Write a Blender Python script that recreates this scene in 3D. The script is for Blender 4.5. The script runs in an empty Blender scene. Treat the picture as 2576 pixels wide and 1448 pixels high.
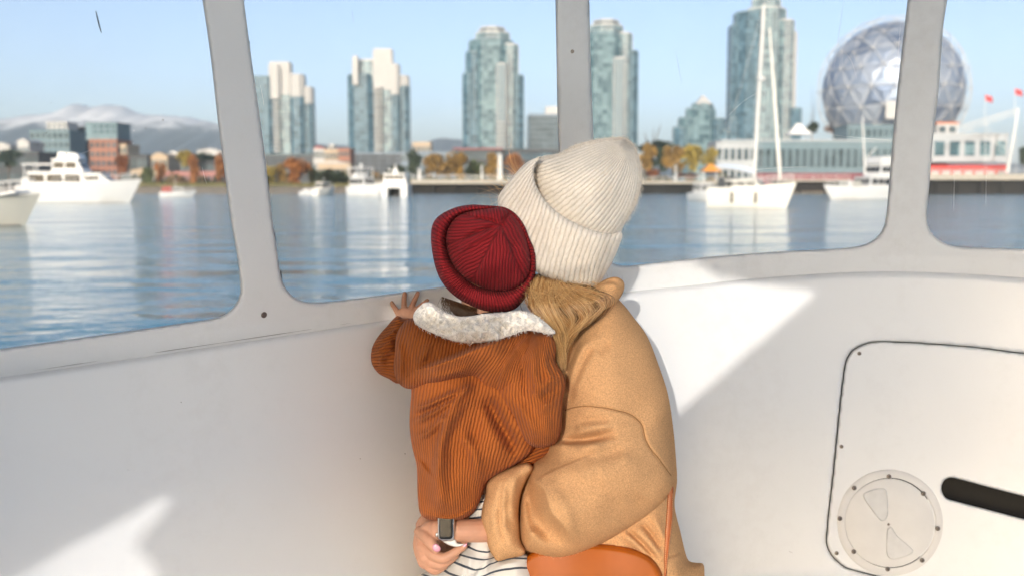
import bpy, bmesh, math, random
import numpy as np
from mathutils import Vector

# ------------------------------------------------------------------ camera, sky, sun, exposure
S = bpy.context.scene
PITCH = math.radians(5.77)
F = 35.0 / 36.0 * 2576.0
EYE = np.array((0.0, 0.0, 1.6))
FWD = np.array((0.0, math.cos(PITCH), -math.sin(PITCH)))
UPV = np.array((0.0, math.sin(PITCH), math.cos(PITCH)))
RGT = np.array((1.0, 0.0, 0.0))
cam_data = bpy.data.cameras.new('camera')
cam = bpy.data.objects.new('camera', cam_data)
S.collection.objects.link(cam)
cam.location = EYE
cam.rotation_euler = (math.pi / 2 - PITCH, 0, 0)
cam_data.sensor_width = 36.0
cam_data.lens = 35.0
cam_data.clip_start = 0.05
cam_data.clip_end = 12000
cam_data.dof.use_dof = True
cam_data.dof.focus_distance = 1.88
cam_data.dof.aperture_fstop = 3.8
S.camera = cam

SUN_AZ, SUN_EL = math.radians(12.0), math.radians(13.0)      # the way the light travels, from +Y towards +X; height
SUN_DIR = np.array((math.sin(SUN_AZ) * math.cos(SUN_EL), math.cos(SUN_AZ) * math.cos(SUN_EL), -math.sin(SUN_EL)))
world = bpy.data.worlds.new('World')
S.world = world
world.use_nodes = True
wn, wl = world.node_tree.nodes, world.node_tree.links
wn.clear()
sky = wn.new('ShaderNodeTexSky')
sky.sky_type = 'NISHITA'
sky.sun_disc = False
sky.sun_elevation = SUN_EL
sky.sun_rotation = math.pi + SUN_AZ
sky.air_density = 0.5
sky.dust_density = 2.3
sky.ozone_density = 0.2
bg = wn.new('ShaderNodeBackground')
bg.inputs['Strength'].default_value = 0.15
wo = wn.new('ShaderNodeOutputWorld')
wl.new(sky.outputs[0], bg.inputs['Color'])
wl.new(bg.outputs[0], wo.inputs['Surface'])
sun_data = bpy.data.lights.new('sun', 'SUN')
sun_data.energy = 2.0
sun_data.angle = math.radians(0.6)
sun_data.color = (1.0, 0.955, 0.90)
sun = bpy.data.objects.new('sun', sun_data)
S.collection.objects.link(sun)
sun.rotation_euler = Vector(SUN_DIR).to_track_quat('-Z', 'Y').to_euler()
sun.location = (-2, -8, 6)
S.view_settings.view_transform = 'Standard'
S.view_settings.look = 'None'
S.view_settings.gamma = 1.0
S.view_settings.use_curve_mapping = False
S.view_settings.exposure = 0.93
S.cycles.max_bounces = 10
S.cycles.transparent_max_bounces = 24
S.cycles.caustics_reflective = False
S.cycles.caustics_refractive = False
S.cycles.use_denoising = True
S.cycles.sample_clamp_indirect = 8.0

rng = np.random.default_rng(7)
random.seed(7)

# ------------------------------------------------------------------ helpers
def P(px, py, d):
    """point of the place seen at picture point (px, py) of a 2576 wide picture, d metres along the view axis"""
    px = np.asarray(px, float); py = np.asarray(py, float); d = np.asarray(d, float)
    a = (px - 1288.0) / F; b = -(py - 724.0) / F
    v = FWD + a[..., None] * RGT + b[..., None] * UPV
    return EYE + v * d[..., None]

def atY(px, py, Y):
    b = -(py - 724.0) / F
    vy = math.cos(PITCH) + b * math.sin(PITCH)
    return Vector(P(px, py, Y / vy))

def m_per_px(Y):
    return Y / F / math.cos(PITCH) * 1.0

def link(o, parent=None):
    S.collection.objects.link(o)
    if parent is not None:
        o.parent = parent
    return o

def tag(o, label=None, cat=None, group=None, kind=None):
    if label: o['label'] = label
    if cat: o['category'] = cat
    if group: o['group'] = group
    if kind: o['kind'] = kind
    return o

def empty(name, loc=(0, 0, 0), rz=0.0, label=None, cat=None, group=None):
    o = bpy.data.objects.new(name, None)
    o.empty_display_size = 0.2
    o.location = loc
    o.rotation_euler = (0, 0, rz)
    link(o)
    return tag(o, label, cat, group)

def mesh_obj(name, verts, faces, mat, parent=None, smooth=False):
    me = bpy.data.meshes.new(name)
    me.from_pydata([tuple(map(float, v)) for v in verts], [], [tuple(f) for f in faces])
    if mat is not None: me.materials.append(mat)
    if smooth:
        me.polygons.foreach_set('use_smooth', [True] * len(me.polygons))
    me.update()
    return link(bpy.data.objects.new(name, me), parent)

def share(name, me, parent, loc, rot=(0, 0, 0), scale=(1, 1, 1)):
    o = bpy.data.objects.new(name, me)
    o.location = loc; o.rotation_euler = rot; o.scale = scale
    return link(o, parent)

class MB:
    """collects boxes, prisms and tubes and links them as ONE mesh object"""
    def __init__(s): s.v, s.f = [], []
    def add(s, v, f):
        n = len(s.v); s.v += [tuple(map(float, q)) for q in v]; s.f += [tuple(i + n for i in q) for q in f]; return s
    def box(s, x0, x1, y0, y1, z0, z1):
        v = [(x, y, z) for z in (z0, z1) for y in (y0, y1) for x in (x0, x1)]
        return s.add(v, [(0, 2, 3, 1), (4, 5, 7, 6), (0, 1, 5, 4), (2, 6, 7, 3), (0, 4, 6, 2), (1, 3, 7, 5)])
    def prism(s, poly, z0, z1, top_scale=1.0, top_shift=(0, 0)):
        n = len(poly); cx = sum(p[0] for p in poly) / n; cy = sum(p[1] for p in poly) / n
        v = [(x, y, z0) for x, y in poly] + [(cx + (x - cx) * top_scale + top_shift[0], cy + (y - cy) * top_scale + top_shift[1], z1) for x, y in poly]
        f = [tuple(range(n))[::-1], tuple(range(n, 2 * n))] + [(i, (i + 1) % n, n + (i + 1) % n, n + i) for i in range(n)]
        return s.add(v, f)
    def side(s, poly, y0, y1):
        """polygon in x-z pulled through y"""
        n = len(poly)
        v = [(x, y0, z) for x, z in poly] + [(x, y1, z) for x, z in poly]
        f = [tuple(range(n)), tuple(range(n, 2 * n))[::-1]] + [(i, n + i, n + (i + 1) % n, (i + 1) % n) for i in range(n)]
        return s.add(v, f)
    def tube(s, pts, r, seg=8, caps=True):
        v, f = tube_mesh(pts, r, seg, caps)
        return s.add(v, f)
    def build(s, name, mat, parent=None, smooth=False):
        return mesh_obj(name, s.v, s.f, mat, parent, smooth)

def tube_mesh(pts, r, seg=8, caps=True, round_ends=False):
    pts = [Vector(p) for p in pts]
    r = list(r) if hasattr(r, '__len__') else [r] * len(pts)
    if round_ends:
        d0 = (pts[0] - pts[1]).normalized(); d1 = (pts[-1] - pts[-2]).normalized()
        a, b = pts[0], pts[-1]; ra, rb = r[0], r[-1]
        pre = [(a + d0 * ra * k, ra * math.sqrt(max(0, 1 - k * k))) for k in (0.98, 0.85, 0.6, 0.3)]
        post = [(b + d1 * rb * k, rb * math.sqrt(max(0, 1 - k * k))) for k in (0.3, 0.6, 0.85, 0.98)]
        pts = [p for p, _ in pre] + pts + [p for p, _ in post]
        r = [q for _, q in pre] + r + [q for _, q in post]
    n = len(pts); v = []; f = []; ref = None
    for i in range(n):
        t = (pts[min(i + 1, n - 1)] - pts[max(i - 1, 0)]).normalized()
        if ref is None:
            ref = Vector((0, 0, 1)) if abs(t.z) < 0.9 else Vector((1, 0, 0))
        u = (ref - t * ref.dot(t)).normalized(); ref = u
        w = t.cross(u)
        for k in range(seg):
            a = 2 * math.pi * k / seg
            v.append(pts[i] + (u * math.cos(a) + w * math.sin(a)) * r[i])
    for i in range(n - 1):
        for k in range(seg):
            k2 = (k + 1) % seg
            f.append((i * seg + k, i * seg + k2, (i + 1) * seg + k2, (i + 1) * seg + k))
    if caps:
        f.append(tuple(range(seg))[::-1]); f.append(tuple((n - 1) * seg + k for k in range(seg)))
    return v, f

def smooth_line(pts, closed=False, spacing=7.0):
    """Catmull-Rom through the points, resampled evenly"""
    p = np.array(pts, float); n = len(p)
    out = []
    m = n if closed else n - 1
    for i in range(m):
        if closed:
            a, b, c, d = p[(i - 1) % n], p[i], p[(i + 1) % n], p[(i + 2) % n]
        else:
            a, b, c, d = p[max(i - 1, 0)], p[i], p[i + 1], p[min(i + 2, n - 1)]
        k = max(2, int(np.linalg.norm(c - b) / 2.0))
        t = (np.arange(k) / k)[:, None]
        # centripetal-like tension keeps corners from overshooting
        m1 = (c - a) * 0.5; m2 = (d - b) * 0.5
        L = np.linalg.norm(c - b)
        for mm in (m1, m2):
            l = np.linalg.norm(mm)
            if l > L: mm *= L / l
        out.append((2 * t**3 - 3 * t**2 + 1) * b + (t**3 - 2 * t**2 + t) * m1 + (-2 * t**3 + 3 * t**2) * c + (t**3 - t**2) * m2)
    out = np.vstack(out + ([] if closed else [p[-1:]]))
    if closed: out = np.vstack([out, out[:1]])
    seg = np.linalg.norm(np.diff(out, axis=0), axis=1); s = np.concatenate([[0], np.cumsum(seg)])
    k = max(3, int(s[-1] / spacing))
    q = np.linspace(0, s[-1], k + 1)
    r = np.stack([np.interp(q, s, out[:, 0]), np.interp(q, s, out[:, 1])], 1)
    return r[:-1] if closed else r

def seg_dist(pts, line, closed):
    """distance, nearest point, signed side and place along the line, for every point"""
    a = line; b = np.roll(line, -1, 0) if closed else line[1:]
    if not closed: a = line[:-1]
    N = len(pts); best = np.full(N, 1e9); near = np.zeros((N, 2)); side = np.zeros(N); tt = np.zeros(N)
    M = len(a); ab = b - a; L2 = (ab**2).sum(1) + 1e-12
    for i0 in range(0, N, 20000):
        p = pts[i0:i0 + 20000]
        dx = p[:, None, 0] - a[None, :, 0]; dy = p[:, None, 1] - a[None, :, 1]
        t = np.clip((dx * ab[None, :, 0] + dy * ab[None, :, 1]) / L2, 0, 1)
        ex = dx - t * ab[None, :, 0]; ey = dy - t * ab[None, :, 1]
        d2 = ex * ex + ey * ey
        j = d2.argmin(1); r = np.arange(len(p))
        best[i0:i0 + 20000] = np.sqrt(d2[r, j])
        tj = t[r, j]
        near[i0:i0 + 20000] = a[j] + ab[j] * tj[:, None]
        side[i0:i0 + 20000] = np.sign(ab[j, 0] * dy[r, j] - ab[j, 1] * dx[r, j])
        tt[i0:i0 + 20000] = (j + tj) / M
    return best, near, side, tt

def inside_poly(pts, loop):
    x, y = pts[:, 0], pts[:, 1]; c = np.zeros(len(pts), bool)
    xa, ya = loop[:, 0], loop[:, 1]; xb, yb = np.roll(xa, -1), np.roll(ya, -1)
    for i in range(len(loop)):
        if ya[i] == yb[i]: continue
        m = (ya[i] > y) != (yb[i] > y)
        c ^= m & (x < (xb[i] - xa[i]) * (y - ya[i]) / (yb[i] - ya[i]) + xa[i])
    return c

def vnoise(x, y, scale, seed=0):
    r = np.random.default_rng(seed); g = r.random((64, 64)) * 2 - 1
    u = np.asarray(x, float) / scale + 1000; v = np.asarray(y, float) / scale + 1000
    i = np.floor(u).astype(int); j = np.floor(v).astype(int); fu = u - i; fv = v - j
    fu = fu * fu * (3 - 2 * fu); fv = fv * fv * (3 - 2 * fv)
    A = lambda a, b: g[a % 64, b % 64]
    return (A(i, j) * (1 - fu) + A(i + 1, j) * fu) * (1 - fv) + (A(i, j + 1) * (1 - fu) + A(i + 1, j + 1) * fu) * fv

def blur(h, sig):
    k = int(max(1, math.ceil(sig * 2.5))); w = np.exp(-0.5 * (np.arange(-k, k + 1) / sig) ** 2); w /= w.sum()
    for ax in (0, 1):
        pad = [(0, 0), (0, 0)]; pad[ax] = (k, k)
        q = np.pad(h, pad); out = np.zeros_like(h); n = h.shape[ax]
        for i, ww in enumerate(w):
            out += ww * (q[i:i + n] if ax == 0 else q[:, i:i + n])
        h = out
    return h

class RBF:
    """smooth field that takes the given value along each traced line"""
    def __init__(s, lines, n=9):
        pts, val = [], []
        for u, l in lines:
            q = smooth_line(l, False, 4.0); q = q[np.linspace(0, len(q) - 1, n).astype(int)]
            pts.append(q); val += [u] * n
        s.p = np.vstack(pts) / 100.0; N = len(s.p)
        A = np.zeros((N + 3, N + 3)); D = np.linalg.norm(s.p[:, None] - s.p[None], axis=2)
        A[:N, :N] = D + np.eye(N) * 0.02; A[:N, N] = 1; A[:N, N + 1:] = s.p; A[N:, :N] = A[:N, N:].T
        b = np.concatenate([val, [0, 0, 0]]); s.w = np.linalg.lstsq(A, b, rcond=None)[0]
    def __call__(s, x, y):
        q = np.stack([np.ravel(x), np.ravel(y)], 1) / 100.0; N = len(s.p); out = np.zeros(len(q))
        for i in range(0, len(q), 20000):
            z = q[i:i + 20000]; D = np.sqrt(((z[:, None] - s.p[None]) ** 2).sum(2))
            out[i:i + 20000] = D @ s.w[:N] + s.w[N] + z @ s.w[N + 1:]
        return out.reshape(np.shape(x))

def ridge(pts, w, h): return ('ridge', pts, w, h, 0)
def lip(pts, w, h, w2=4.0): return ('lip', pts, w, h, w2)     # raised on the right-hand side of the line as walked

def fold_height(pts, folds):
    H = np.zeros(len(pts))
    for kind, line, w, h, w2 in folds:
        L = smooth_line(line, False, 8.0)
        box = (pts[:, 0] > L[:, 0].min() - 3.2 * w) & (pts[:, 0] < L[:, 0].max() + 3.2 * w) & (pts[:, 1] > L[:, 1].min() - 3.2 * w) & (pts[:, 1] < L[:, 1].max() + 3.2 * w)
        if not box.any(): continue
        d, _, s, t = seg_dist(pts[box], L, False)
        tap = np.clip(np.minimum(t, 1 - t) / 0.25, 0, 1); tap = tap * tap * (3 - 2 * tap) * 0.85 + 0.15
        if kind == 'ridge':
            H[box] += h * np.exp(-(d / w) ** 2) * tap
        else:
            pos = np.exp(-d / w); neg = np.exp(-(d / w2) ** 2)
            H[box] += h * np.where(s > 0, pos, neg) * tap * np.exp(-np.where((t <= 0) | (t >= 1), d / (w * .5), 0))
    return H

def inflate(name, outline, depth, T, R, mat, parent=None, holes=(), Tb=None, step=4.0, folds=(), noise=(), attrs=None, sharp=False, extra=None, spacing=7.0, blur_k=0.25, hole_R=None):
    """solid rounded body with the given outline: a front and a back sheet that meet along the outline.
    depth: metres along the view axis (number or function); T / Tb: how far it swells to the front / back; R: edge roundness (px)"""
    mk = (lambda l: np.array(l, float)) if sharp else (lambda l: smooth_line(l, True, spacing))
    loops = [mk(outline)] + [mk(h) for h in holes]
    if Tb is None: Tb = T
    allp = loops[0]
    x0, y0 = allp.min(0) - step * 1.5; x1, y1 = allp.max(0) + step * 1.5
    nx = int(math.ceil((x1 - x0) / step)) + 1; ny = int(math.ceil((y1 - y0) / step)) + 1
    gx, gy = np.meshgrid(x0 + np.arange(nx) * step, y0 + np.arange(ny) * step)
    pts = np.stack([gx.ravel(), gy.ravel()], 1)
    ins = inside_poly(pts, loops[0])
    for l in loops[1:]: ins &= ~inside_poly(pts, l)
    reach = max(R, 9.0) + 2 * step
    KH = R / hole_R if hole_R else 1.0
    DP = np.full((ny, nx), reach * reach)
    D2 = np.full((ny, nx), reach * reach); NX = np.zeros((ny, nx)); NY = np.zeros((ny, nx))
    for li, l in enumerate(loops):
        for a, b in zip(l, np.roll(l, -1, 0)):
            i0 = max(0, int((min(a[0], b[0]) - reach - x0) / step)); i1 = min(nx, int((max(a[0], b[0]) + reach - x0) / step) + 2)
            j0 = max(0, int((min(a[1], b[1]) - reach - y0) / step)); j1 = min(ny, int((max(a[1], b[1]) + reach - y0) / step) + 2)
            if i1 <= i0 or j1 <= j0: continue
            wx = gx[j0:j1, i0:i1]; wy = gy[j0:j1, i0:i1]; ab = b - a
            t = np.clip(((wx - a[0]) * ab[0] + (wy - a[1]) * ab[1]) / (ab @ ab + 1e-12), 0, 1)
            qx = a[0] + t * ab[0]; qy = a[1] + t * ab[1]; dd = (wx - qx) ** 2 + (wy - qy) ** 2
            DP[j0:j1, i0:i1] = np.minimum(DP[j0:j1, i0:i1], dd * (KH * KH if li else 1.0))
            m = dd < D2[j0:j1, i0:i1]
            D2[j0:j1, i0:i1][m] = dd[m]; NX[j0:j1, i0:i1][m] = qx[m]; NY[j0:j1, i0:i1][m] = qy[m]
    d = np.sqrt(D2).ravel(); near = np.stack([NX.ravel(), NY.ravel()], 1)
    inner = ins & (d > 0.35 * step)
    pos = np.where(inner[:, None], pts, near); dist = np.where(inner, d, 0.0)
    I = np.arange(nx * ny).reshape(ny, nx)
    q = np.stack([I[:-1, :-1], I[1:, :-1], I[1:, 1:], I[:-1, 1:]], -1).reshape(-1, 4)
    q = q[inner[q].any(1)]
    t = np.clip(np.where(inner, np.sqrt(DP).ravel(), 0.0) / R, 0, 1); prof = np.sqrt(np.maximum(0, 1 - (1 - t) ** 2))
    if blur_k:
        g = prof.reshape(ny, nx); sm = blur(g, max(1.0, R * blur_k / step))
        dmax = max(dist.max(), 1e-6); wgt = np.clip(dist / min(R * 0.6, dmax * 0.8), 0, 1); wgt = wgt * wgt * (3 - 2 * wgt)
        prof = prof * (1 - wgt) + sm.ravel() * wgt
    hf = T * prof
    edge = np.clip(dist / 9.0, 0, 1)
    if folds: hf = hf + fold_height(pos, folds) * edge
    for sc, amp, sd in noise: hf = hf + vnoise(pos[:, 0], pos[:, 1], sc, sd) * amp * edge
    if extra is not None: hf = hf + extra(pos[:, 0], pos[:, 1]) * edge
    hb = Tb * prof
    d0 = depth(pos[:, 0], pos[:, 1]) if callable(depth) else np.full(len(pos), float(depth))
    used = np.zeros(nx * ny, bool); used[q.ravel()] = True
    fi = np.full(nx * ny, -1); bi = np.full(nx * ny, -1)
    nu = used.sum(); fi[used] = np.arange(nu)
    bi[used] = fi[used]; ib = used & inner; bi[ib] = nu + np.arange(ib.sum())
    V = np.vstack([P(pos[used, 0], pos[used, 1], (d0 - hf)[used]), P(pos[ib, 0], pos[ib, 1], (d0 + hb)[ib])])
    Q = np.vstack([fi[q], bi[q][:, ::-1]])
    me = bpy.data.meshes.new(name)
    me.vertices.add(len(V)); me.vertices.foreach_set('co', V.ravel())
    me.loops.add(Q.size); me.loops.foreach_set('vertex_index', Q.ravel().astype(np.int32))
    me.polygons.add(len(Q)); me.polygons.foreach_set('loop_start', np.arange(0, Q.size, 4, dtype=np.int32))
    try: me.polygons.foreach_set('loop_total', np.full(len(Q), 4, np.int32))
    except Exception: pass
    me.update(calc_edges=True); me.validate()
    me.polygons.foreach_set('use_smooth', np.ones(len(me.polygons), bool))
    if attrs:
        px = np.concatenate([pos[used, 0], pos[ib, 0]]); py = np.concatenate([pos[used, 1], pos[ib, 1]])
        for an, fn in attrs.items():
            a = me.attributes.new(an, 'FLOAT', 'POINT')
            if len(me.vertices) == len(px): a.data.foreach_set('value', fn(px, py).astype(np.float32))
    me.materials.append(mat); me.update()
    o = link(bpy.data.objects.new(name, me), parent)
    fm = inner[used]
    o_info = dict(co=V[:nu][fm], px=pos[used][fm], dist=dist[used][fm])
    nrm = np.zeros(len(me.vertices) * 3, np.float32); me.vertices.foreach_get('normal', nrm)
    nrm = nrm.reshape(-1, 3)
    o_info['n'] = nrm[:nu][fm] if len(nrm) == len(V) else np.tile(-FWD, (fm.sum(), 1))
    return o, o_info

def strands(name, pos, radius, mat, parent=None, taper=True):
    """pos: (N, k, 3) points of N hair strands"""
    N, k, _ = pos.shape
    hc = bpy.data.hair_curves.new(name)
    hc.add_curves([k] * N)
    hc.attributes['position'].data.foreach_set('vector', pos.astype(np.float32).ravel())
    r = hc.attributes.get('radius') or hc.attributes.new('radius', 'FLOAT', 'POINT')
    prof = np.linspace(1, 0.25, k) if taper else np.ones(k)
    rad = (np.asarray(radius) * np.ones(N))[:, None] * prof[None]
    r.data.foreach_set('value', rad.astype(np.float32).ravel())
    hc.materials.append(mat)
    return link(bpy.data.objects.new(name, hc), parent)

# ------------------------------------------------------------------ materials
MATS = {}
def mat(name, col=(0.5, 0.5, 0.5), rough=0.6, metal=0.0, spec=0.5, noise=0.0, nscale=20.0, bump=0.0, bscale=60.0, bdist=0.002, sheen=0.0, coat=0.0, var=None):
    m = bpy.data.materials.new(name); m.use_nodes = True
    n, l = m.node_tree.nodes, m.node_tree.links
    b = n['Principled BSDF']
    b.inputs['Base Color'].default_value = (*col, 1); b.inputs['Roughness'].default_value = rough
    b.inputs['Metallic'].default_value = metal; b.inputs['Specular IOR Level'].default_value = spec
    b.inputs['Sheen Weight'].default_value = sheen; b.inputs['Coat Weight'].default_value = coat
    tc = n.new('ShaderNodeTexCoord')
    if noise > 0:
        t = n.new('ShaderNodeTexNoise'); t.inputs['Scale'].default_value = nscale; t.inputs['Detail'].default_value = 6
        l.new(tc.outputs['Object'], t.inputs['Vector'])
        r = n.new('ShaderNodeMapRange'); r.inputs[1].default_value = 0.3; r.inputs[2].default_value = 0.7
        r.inputs[3].default_value = 1 - noise; r.inputs[4].default_value = 1 + noise
        l.new(t.outputs[0], r.inputs[0])
        mx = n.new('ShaderNodeVectorMath'); mx.operation = 'SCALE'; mx.inputs[0].default_value = col
        l.new(r.outputs[0], mx.inputs['Scale']); l.new(mx.outputs[0], b.inputs['Base Color'])
    if bump > 0:
        t = n.new('ShaderNodeTexNoise'); t.inputs['Scale'].default_value = bscale; t.inputs['Detail'].default_value = 5
        l.new(tc.outputs['Object'], t.inputs['Vector'])
        bp = n.new('ShaderNodeBump'); bp.inputs['Strength'].default_value = bump; bp.inputs['Distance'].default_value = bdist
        l.new(t.outputs[0], bp.inputs['Height']); l.new(bp.outputs[0], b.inputs['Normal'])
    MATS[name] = m
    return m

def nd(m, kind, **kw):
    x = m.node_tree.nodes.new(kind)
    for k, v in kw.items():
        if k.startswith('i_'):
            x.inputs[int(k[2:])].default_value = v
        else: setattr(x, k, v)
    return x

def rib_mat(name, col, groove, dist, fine=0.15, rough=0.85, sheen=0.25, power=0.6, nscale=700.0, wobble=0.25, fdist=0.0008, attr='rib'):
    """knit or corduroy: ribs follow the float attribute 'rib' (one rib per unit)"""
    m = mat(name, col, rough, sheen=sheen, spec=0.2)
    n, l = m.node_tree.nodes, m.node_tree.links; b = n['Principled BSDF']
    at = nd(m, 'ShaderNodeAttribute', attribute_name=attr)
    tc = nd(m, 'ShaderNodeTexCoord')
    tn = nd(m, 'ShaderNodeTexNoise'); tn.inputs['Scale'].default_value = 90; tn.inputs['Detail'].default_value = 3
    l.new(tc.outputs['Object'], tn.inputs['Vector'])
    wob = nd(m, 'ShaderNodeMath', operation='MULTIPLY_ADD', i_1=wobble); l.new(tn.outputs[0], wob.inputs[0]); l.new(at.outputs['Fac'], wob.inputs[2])
    mul = nd(m, 'ShaderNodeMath', operation='MULTIPLY', i_1=math.pi); l.new(wob.outputs[0], mul.inputs[0])
    sn = nd(m, 'ShaderNodeMath', operation='SINE'); l.new(mul.outputs[0], sn.inputs[0])
    ab = nd(m, 'ShaderNodeMath', operation='ABSOLUTE'); l.new(sn.outputs[0], ab.inputs[0])
    pw = nd(m, 'ShaderNodeMath', operation='POWER', i_1=power); l.new(ab.outputs[0], pw.inputs[0])
    fn = nd(m, 'ShaderNodeTexNoise'); fn.inputs['Scale'].default_value = nscale; fn.inputs['Detail'].default_value = 3
    l.new(tc.outputs['Object'], fn.inputs['Vector'])
    bp1 = nd(m, 'ShaderNodeBump'); bp1.inputs['Strength'].default_value = 1.0; bp1.inputs['Distance'].default_value = dist
    l.new(pw.outputs[0], bp1.inputs['Height'])
    bp2 = nd(m, 'ShaderNodeBump'); bp2.inputs['Strength'].default_value = fine; bp2.inputs['Distance'].default_value = fdist
    l.new(fn.outputs[0], bp2.inputs['Height']); l.new(bp1.outputs[0], bp2.inputs['Normal']); l.new(bp2.outputs[0], b.inputs['Normal'])
    mx = nd(m, 'ShaderNodeMix', data_type='RGBA'); mx.inputs[6].default_value = (*groove, 1); mx.inputs[7].default_value = (*col, 1)
    l.new(pw.outputs[0], mx.inputs[0])
    big = nd(m, 'ShaderNodeTexNoise'); big.inputs['Scale'].default_value = 14; big.inputs['Detail'].default_value = 5
    l.new(tc.outputs['Object'], big.inputs['Vector'])
    mr = nd(m, 'ShaderNodeMapRange', i_1=0.3, i_2=0.7, i_3=0.88, i_4=1.1); l.new(big.outputs[0], mr.inputs[0])
    sc = nd(m, 'ShaderNodeVectorMath', operation='SCALE'); l.new(mx.outputs[2], sc.inputs[0]); l.new(mr.outputs[0], sc.inputs['Scale'])
    l.new(sc.outputs[0], b.inputs['Base Color'])
    return m
# ------------------------------------------------------------------ the ferry cabin
GEL = mat('white_gelcoat', (0.84, 0.85, 0.855), 0.32, spec=0.5, noise=0.018, nscale=3.0, bump=0.07, bscale=120, bdist=0.001, coat=0.15)
def grime(m, amt, s1, s2):
    n, l = m.node_tree.nodes, m.node_tree.links; b = n['Principled BSDF']; src = b.inputs['Base Color'].links[0].from_socket
    tc = nd(m, 'ShaderNodeTexCoord'); a = nd(m, 'ShaderNodeTexNoise'); a.inputs['Scale'].default_value = s1; a.inputs['Detail'].default_value = 8; a.inputs['Roughness'].default_value = 0.7
    l.new(tc.outputs['Object'], a.inputs['Vector']); mp = nd(m, 'ShaderNodeMapping'); mp.inputs['Scale'].default_value = (1, 1, 0.25); l.new(tc.outputs['Object'], mp.inputs[0])
    c = nd(m, 'ShaderNodeTexNoise'); c.inputs['Scale'].default_value = s2; c.inputs['Detail'].default_value = 5; l.new(mp.outputs[0], c.inputs['Vector'])
    mu = nd(m, 'ShaderNodeMath', operation='MULTIPLY'); l.new(a.outputs[0], mu.inputs[0]); l.new(c.outputs[0], mu.inputs[1])
    mr = nd(m, 'ShaderNodeMapRange', i_1=0.27, i_2=0.48, i_3=0.0, i_4=amt); l.new(mu.outputs[0], mr.inputs[0])
    mx = nd(m, 'ShaderNodeMix', data_type='RGBA'); l.new(mr.outputs[0], mx.inputs[0]); l.new(src, mx.inputs[6]); mx.inputs[7].default_value = (0.40, 0.36, 0.31, 1); l.new(mx.outputs[2], b.inputs['Base Color'])
grime(GEL, 0.10, 26.0, 3.0)
PAINT = mat('white_frame_paint', (0.82, 0.825, 0.82), 0.5, noise=0.02, nscale=6.0, bump=0.30, bscale=190, bdist=0.0012)
grime(PAINT, 0.14, 34.0, 6.0)
PLATE = mat('aged_white_plastic', (0.72, 0.71, 0.69), 0.45, noise=0.05, nscale=12.0, bump=0.08, bscale=300, bdist=0.0006)
RECESS = mat('grey_grip_plastic', (0.655, 0.655, 0.645), 0.5, noise=0.08, nscale=30.0)  # slightly greyer than the plate
SCREW = mat('dull_screw_steel', (0.22, 0.19, 0.17), 0.35, metal=0.9)
SLOT = mat('screw_slot_dark', (0.03, 0.025, 0.02), 0.6)
GAP = mat('dark_gap', (0.012, 0.011, 0.010), 0.7)

_dw = smooth_line([(-700, 1.18), (-200, 1.42), (0, 1.545), (300, 1.70), (600, 1.855), (1100, 2.13), (1500, 2.31), (1900, 2.415), (2300, 2.43), (2700, 2.36), (3100, 2.20)], False, 8.0)
def wall_depth(x): return np.interp(x, _dw[:, 0], _dw[:, 1])
_yw = smooth_line([(-700, 1050), (-200, 974), (0, 948), (396, 891), (678, 849), (989, 802), (1300, 764), (1635, 727), (1748, 716), (1861, 703), (2031, 690), (2144, 684), (2285, 683), (2427, 688), (2576, 698), (2700, 708), (3100, 745)], False, 8.0)
def wall_top(x): return np.interp(x, _yw[:, 0], _yw[:, 1])
def frame_depth(x, y):
    up = np.clip(wall_top(x) - 40 - np.maximum(y, -420), -80, 1200)
    return wall_depth(x) * (1 - 0.000135 * np.maximum(up, 0))

cabin = empty('ferry_cabin', (0.4, 2.2, 0.45), label='white moulded cabin side of a small ferry with four rounded windows', cat='boat cabin')
def to_parent(o, par):
    """parent a piece that was built in world coordinates"""
    o.parent = par; o.matrix_parent_inverse = par.matrix_world.inverted(); return o
bpy.context.view_layer.update()

W1 = [(-620, -200), (470, -200), (490, -110), (509, 0), (530, 145), (549, 313), (567, 450), (582, 566), (594, 629), (602, 690), (604, 735), (590, 769), (562, 792), (531, 801), (396, 821), (198, 849), (0, 876), (-300, 918), (-600, 962), (-660, 900), (-660, -150)]
W2 = [(590, -140), (613, 0), (630, 129), (646, 242), (664, 371), (677, 481), (687, 566), (697, 629), (704, 680), (712, 712), (727, 736), (748, 752), (780, 760), (820, 759), (905, 749), (1069, 727), (1250, 703), (1370, 687), (1398, 670), (1410, 630), (1409, 520), (1405, 383), (1402, 274), (1400, 156), (1397, 0), (1394, -140), (1370, -190), (620, -190)]
W3 = [(1479, -140), (1482, 0), (1485, 117), (1488, 219), (1493, 344), (1500, 480), (1508, 590), (1518, 635), (1537, 658), (1558, 667), (1584, 668), (1660, 660), (1760, 649), (1824, 643), (1961, 633), (2098, 626), (2150, 621), (2185, 611), (2212, 590), (2227, 556), (2237, 456), (2246, 342), (2262, 182), (2283, 0), (2296, -130), (2270, -190), (1500, -190)]
W4 = [(2396, -130), (2383, 0), (2373, 68), (2362, 219), (2348, 342), (2339, 456), (2331, 540), (2337, 574), (2356, 599), (2385, 615), (2417, 621), (2576, 627), (2720, 634), (2900, 646), (2990, 600), (3000, -140), (2960, -190), (2420, -190)]
outer = [(-760, -430), (3080, -430), (3080, 400)] + [(x, float(wall_top(x)) + 16) for x in (3080, 2900, 2700, 2500, 2300, 2100, 1900, 1700, 1500, 1300, 1100, 900, 700, 500, 300, 100, -100, -300, -500, -760)] + [(-760, 400)]
def dense(l, s=10.0):
    p = np.array(l, float); q = np.roll(p, -1, 0); out = []
    for a, b in zip(p, q):
        k = max(1, int(np.linalg.norm(b - a) / s)); out += [a + (b - a) * i / k for i in range(k)]
    return np.array(out)
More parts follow.
